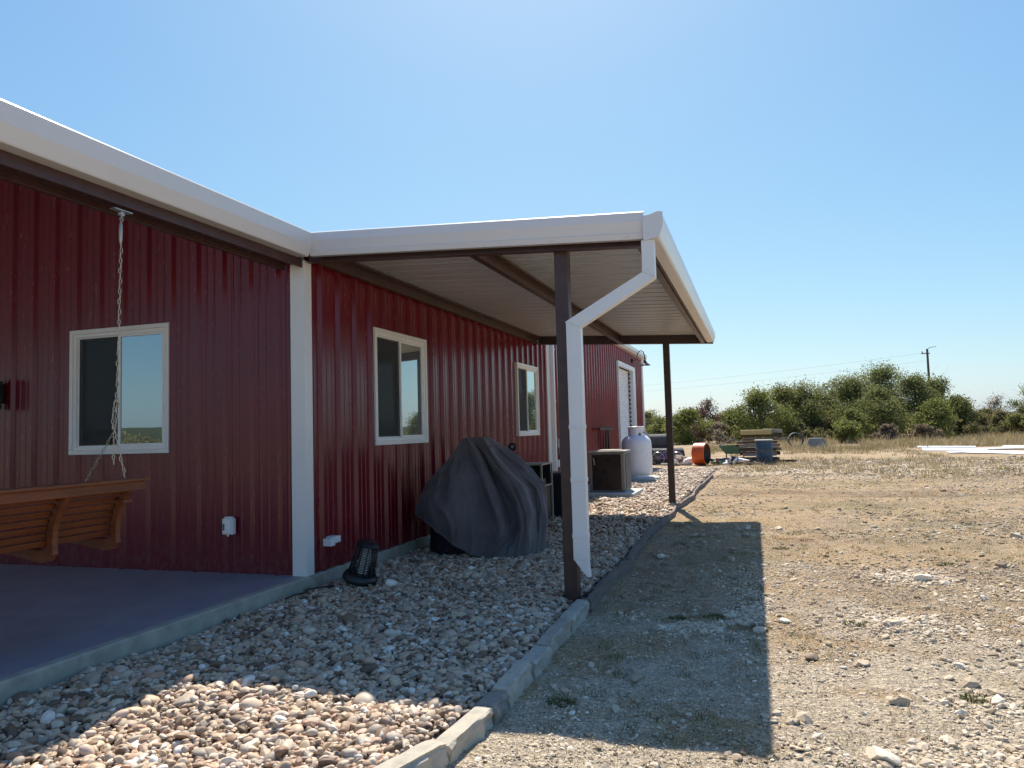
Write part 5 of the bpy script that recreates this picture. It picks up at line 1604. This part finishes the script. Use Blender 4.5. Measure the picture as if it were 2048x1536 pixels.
# lumber pile: every board on its own
lum = [
 (3.5, 4.9, 24.4, 0.20, 0.0, 'wood_dark', 'dark base timber at the bottom front of the lumber pile'),
 (3.4, 4.85, 24.9, 0.20, 0.0, 'wood_dark', 'dark base timber at the bottom back of the lumber pile'),
 (3.55, 4.8, 24.4, 0.14, 0.26, 'wood_grey', 'weathered board on the lower front timber of the lumber pile'),
 (3.45, 4.95, 24.8, 0.14, 0.28, 'wood_dark', 'dark board in the lower back of the lumber pile'),
 (3.40, 4.80, 24.45, 0.12, 0.44, 'wood_dark', 'dark board midway up the lumber pile front'),
 (3.55, 5.0, 24.8, 0.12, 0.46, 'wood_grey', 'weathered board midway up the lumber pile back'),
 (3.42, 4.9, 24.4, 0.10, 0.60, 'wood_grey', 'grey board under the dark layer of the lumber pile'),
 (3.3, 4.95, 24.75, 0.10, 0.62, 'wood_dark', 'dark board in the upper back of the lumber pile'),
 (3.35, 4.85, 24.4, 0.09, 0.74, 'wood_dark', 'dark board below the reddish layer of the lumber pile'),
 (3.55, 5.15, 24.6, 0.10, 0.86, 'wood_grey', 'long weathered plank sticking out right of the lumber pile'),
 (3.5, 5.05, 24.35, 0.08, 1.00, 'wood_dark', 'dark plank just under the yellow board'),
]
for x0, x1, y, h, z, mt, lab in lum:
    mb = MB(); mb.box(x0, x1, y - 0.16, y + 0.16, GJ + z, GJ + z + h - 0.01, rot=Matrix.Rotation(R(random.uniform(-3, 3)), 3, 'Z'))
    tag(mb.build('lumber_board', M[mt], bevel=0.006), lab, 'board', 'boards of the lumber pile')
mb = MB(); mb.box(3.50, 4.65, 24.1, 24.75, GJ + 1.09, GJ + 1.27)
tag(mb.build('yellow_board', M['wood_yellow'], bevel=0.01), 'thick yellow board on top of the lumber pile', 'board', 'boards of the lumber pile')
mb = MB(); mb.box(4.35, 5.05, 24.3, 24.9, GJ + 1.15, GJ + 1.29, rot=Matrix.Rotation(R(4), 3, 'Y'))
tag(mb.build('lumber_board', M['wood_grey'], bevel=0.006), 'short weathered board end right of the yellow board on top', 'board', 'boards of the lumber pile')

# green wheelbarrow-like tub
gw = thing('green_tub', 'green metal tub with slanted ends left of the lumber pile', 'tub', (3.15, 26.5, GJ))
mb = MB()
mb.add([(-0.32, -0.25, 0.28), (0.45, -0.25, 0.28), (0.45, 0.25, 0.28), (-0.32, 0.25, 0.28), (-0.58, -0.34, 0.62), (0.6, -0.34, 0.66), (0.6, 0.34, 0.66), (-0.58, 0.34, 0.62)], [(0, 3, 2, 1), (0, 1, 5, 4), (1, 2, 6, 5), (2, 3, 7, 6), (3, 0, 4, 7)])
mb.build('tray', M['green_p'], gw)
mb = MB(); mb.tube([(-0.58, -0.34, 0.62), (-0.05, -0.34, 0.9), (0.6, -0.34, 0.66)], 0.025, 6); mb.tube([(-0.3, 0, 0), (-0.3, 0, 0.3)], 0.03, 6); mb.tube([(0.4, 0, 0), (0.4, 0, 0.3)], 0.03, 6); mb.build('frame', M['ac_grey'], gw)

# small debris, one object each
def blob(name, mat, c, s, lab, cat, seed, ang=3):
    V, Fc = ico(3)
    rg = np.random.default_rng(seed)
    W = V.copy()
    for j in range(6):
        d = rg.normal(size=3); d /= np.linalg.norm(d)
        W += d * (0.16 * np.sin((W @ d) * 5 + rg.random() * 6))[:, None]
    for j in range(ang):
        d = rg.normal(size=3); d /= np.linalg.norm(d)
        W -= d * np.maximum(W @ d - 0.6, 0)[:, None]
    W = W * np.array(s)
    o = np_mesh(name, W, Fc, M[mat], smooth=True)
    o.location = (c[0], c[1], GJ + s[2] * 0.75)
    tag(o, lab, cat, 'debris heap between drum and barrel')
blob('trash_bag', 'black_plastic', (2.75, 23.2), (0.30, 0.2, 0.16), 'black plastic bag right of the orange drum', 'bag', 1)
blob('trash_bag', 'black_plastic', (3.35, 23.3), (0.22, 0.2, 0.20), 'black plastic bag left of the blue barrel', 'bag', 2)
blob('crumpled_sheet', 'white_rough', (1.55, 23.1), (0.20, 0.15, 0.20), 'crumpled white sheet left of the orange drum', 'sheet', 3)
blob('crumpled_sheet', 'white_rough', (2.98, 22.7), (0.13, 0.1, 0.07), 'small white scrap in the middle of the debris heap', 'scrap', 4)
blob('crumpled_tarp', 'green_p', (2.62, 22.9), (0.26, 0.15, 0.09), 'green tarp scrap right of the orange drum', 'tarp', 5)
blob('tarp', 'pipe', (3.05, 23.3), (0.3, 0.2, 0.14), 'dark grey tarp heap in the middle of the debris', 'tarp', 6)
blob('scrap_metal', 'rust', (3.75, 22.8), (0.34, 0.2, 0.10), 'rusty scrap heap in front of the blue barrel', 'scrap metal', 7)
blob('scrap_metal', 'rust', (1.2, 23.4), (0.32, 0.2, 0.16), 'rusty scrap pile behind the far canopy post', 'scrap metal', 8)
blob('burlap_bundle', 'wood_grey', (1.15, 23.5), (0.30, 0.18, 0.26), 'tan bundle heaped behind the far canopy post', 'bundle', 9)
for c, s, yaw, lab, mt in (((3.62, 23.0, GJ + 0.12), (0.09, 0.45), 70, 'white plastic tube lying left of the blue barrel', 'white_rough'), ((3.25, 23.0, GJ + 0.22), (0.11, 0.22), 100, 'short black pipe offcut on the debris heap', 'black_plastic'),
                     ((2.35, 23.1, GJ + 0.2), (0.05, 0.5), 95, 'thin black pipe leaning right of the orange drum', 'black_plastic')):
    mb = MB(); mb.lathe([(s[0], -s[1] / 2), (s[0], s[1] / 2), (s[0] * 0.85, s[1] / 2), (s[0] * 0.85, -s[1] / 2), (s[0], -s[1] / 2)], (0, 0, 0), 20, axis='y', rot=Matrix.Rotation(R(12), 3, 'X'))
    o = mb.build('pipe_offcut', M[mt], smooth=True, auto=40); o.location = c; o.rotation_euler = (0, 0, R(yaw))
    tag(o, lab, 'pipe', 'debris heap between drum and barrel')
for i in range(20):
    xx = 2.35 + 1.75 * random.random() if i % 4 else 1.0 + 0.8 * random.random()
    white = i % 3 == 0
    V, Fc = ico(2)
    W = V * (1 + 0.35 * rng.normal(size=(len(V), 1)).clip(-1, 1)) * np.array([0.06 + 0.09 * random.random(), 0.05, 0.03 + 0.07 * random.random()])
    o = np_mesh('scrap', W, Fc, M['white_rough' if white else random.choice(['black_plastic', 'pipe', 'rust', 'green_p'])])
    o.location = (xx, 22.6 + 0.5 * random.random(), GJ + 0.03 + 0.16 * random.random())
    o.rotation_euler = (random.random(), random.random(), random.random() * 3)
    if white: tag(o, 'small crumpled white scrap among the debris left of the blue barrel', 'scrap', 'small white scraps in the debris')
    else: tag(o, 'small dark scrap among the debris left of the blue barrel', 'scrap', 'small dark scraps in the debris')
mb = MB(); mb.box(3.3, 4.4, 22.55, 22.65, GJ + 0.05, GJ + 0.11, rot=Matrix.Rotation(R(5), 3, 'Y'))
tag(mb.build('scrap_board', M['wood_grey']), 'pale board lying in front of the blue barrel', 'board')
mb = MB(); mb.box(4.75, 5.5, 23.6, 23.75, GJ + 0.05, GJ + 0.13)
tag(mb.build('scrap_board', M['wood_dark']), 'dark board on the grass right of the blue barrel', 'board')
mb = MB(); mb.box(0.55, 1.35, 22.75, 22.95, GJ + 0.03, GJ + 0.09)
tag(mb.build('scrap_board', M['concrete_pale']), 'pale slab lying left of the far canopy post', 'board')

# purple bicycle lying against the scrap
bi = thing('bicycle', 'small white and purple bicycle left behind the far canopy post', 'bicycle', (0.72, 23.6, GJ), R(8))
for xx, nm in ((-0.36, 'wheel'), (0.36, 'wheel')):
    mb = MB()
    mb.tube([(xx + 0.24 * math.cos(a), 0, 0.25 + 0.24 * math.sin(a)) for a in np.linspace(0, 2 * math.pi, 25)], 0.013, 6, cap=False)
    for k in range(8):
        a = math.pi * 2 * k / 8
        mb.tube([(xx, 0, 0.25), (xx + 0.23 * math.cos(a), 0, 0.25 + 0.23 * math.sin(a))], 0.004, 4)
    mb.build('wheel', M['steel'], bi)
mb = MB()
for a, b in (((-0.36, 0, 0.25), (-0.12, 0, 0.5)), ((-0.36, 0, 0.25), (0.0, 0, 0.24)), ((0.0, 0, 0.24), (-0.14, 0, 0.56)), ((0.0, 0, 0.24), (0.26, 0, 0.52)), ((-0.12, 0, 0.5), (0.27, 0, 0.55)), ((0.36, 0, 0.25), (0.24, 0, 0.66))):
    mb.tube([a, b], 0.02, 6)
mb.build('frame', M['purple'], bi)
mb = MB(); mb.tube([(0.24, -0.22, 0.72), (0.24, 0, 0.66), (0.24, 0.22, 0.72)], 0.016, 6); mb.build('handlebar', M['white_rough'], bi)
mb = MB(); mb.box(-0.24, -0.04, -0.05, 0.05, 0.56, 0.60); mb.build('saddle', M['black'], bi, bevel=0.015)

# white sheet panels lying on the ground at the right
wp = [(13.4, 37.4, 2.6, 1.0, -12, 'long white metal sheet on the grass, farthest left of its group'), (12.9, 33.6, 2.6, 1.6, -16, 'white metal sheet on the grass nearest the left front'), (14.8, 34.0, 2.8, 1.0, -8, 'white metal sheet on the grass in the middle of the group'),
      (12.9, 30.6, 1.8, 1.3, -10, 'small white metal sheet lying in front of the others'), (14.0, 29.2, 3.4, 1.2, -48, 'white metal sheet lying askew across the front'),
      (17.0, 35.6, 3.0, 1.2, -14, 'white metal sheet at the right end of the group'), (17.2, 32.2, 3.4, 1.5, -18, 'white metal sheet at the right picture edge, nearest one')]
for x, y, L, w, a, lab in wp:
    mb = MB()
    n = 8
    for k in range(n):
        x0 = -w / 2 + k * w / n
        mb.add([(-L / 2, x0, 0.05), (L / 2, x0, 0.05 + 0.02), (L / 2, x0 + w / n * 0.5, 0.085), (-L / 2, x0 + w / n * 0.5, 0.075)], [(0, 1, 2, 3)])
        mb.add([(-L / 2, x0 + w / n * 0.5, 0.075), (L / 2, x0 + w / n * 0.5, 0.085), (L / 2, x0 + w / n, 0.07), (-L / 2, x0 + w / n, 0.05)], [(0, 1, 2, 3)])
    o = mb.build('metal_sheet', M['white_rough'])
    sm = o.modifiers.new('t', 'SOLIDIFY'); sm.thickness = 0.008
    o.location = (x, y, float(gz(x, y)) - 0.01); o.rotation_euler = (R(random.uniform(-1.0, 2.2)), R(random.uniform(-1.2, 1.2)), R(a + random.uniform(-9, 9)))
    tag(o, lab, 'metal sheet', 'white metal sheets lying on the grass')
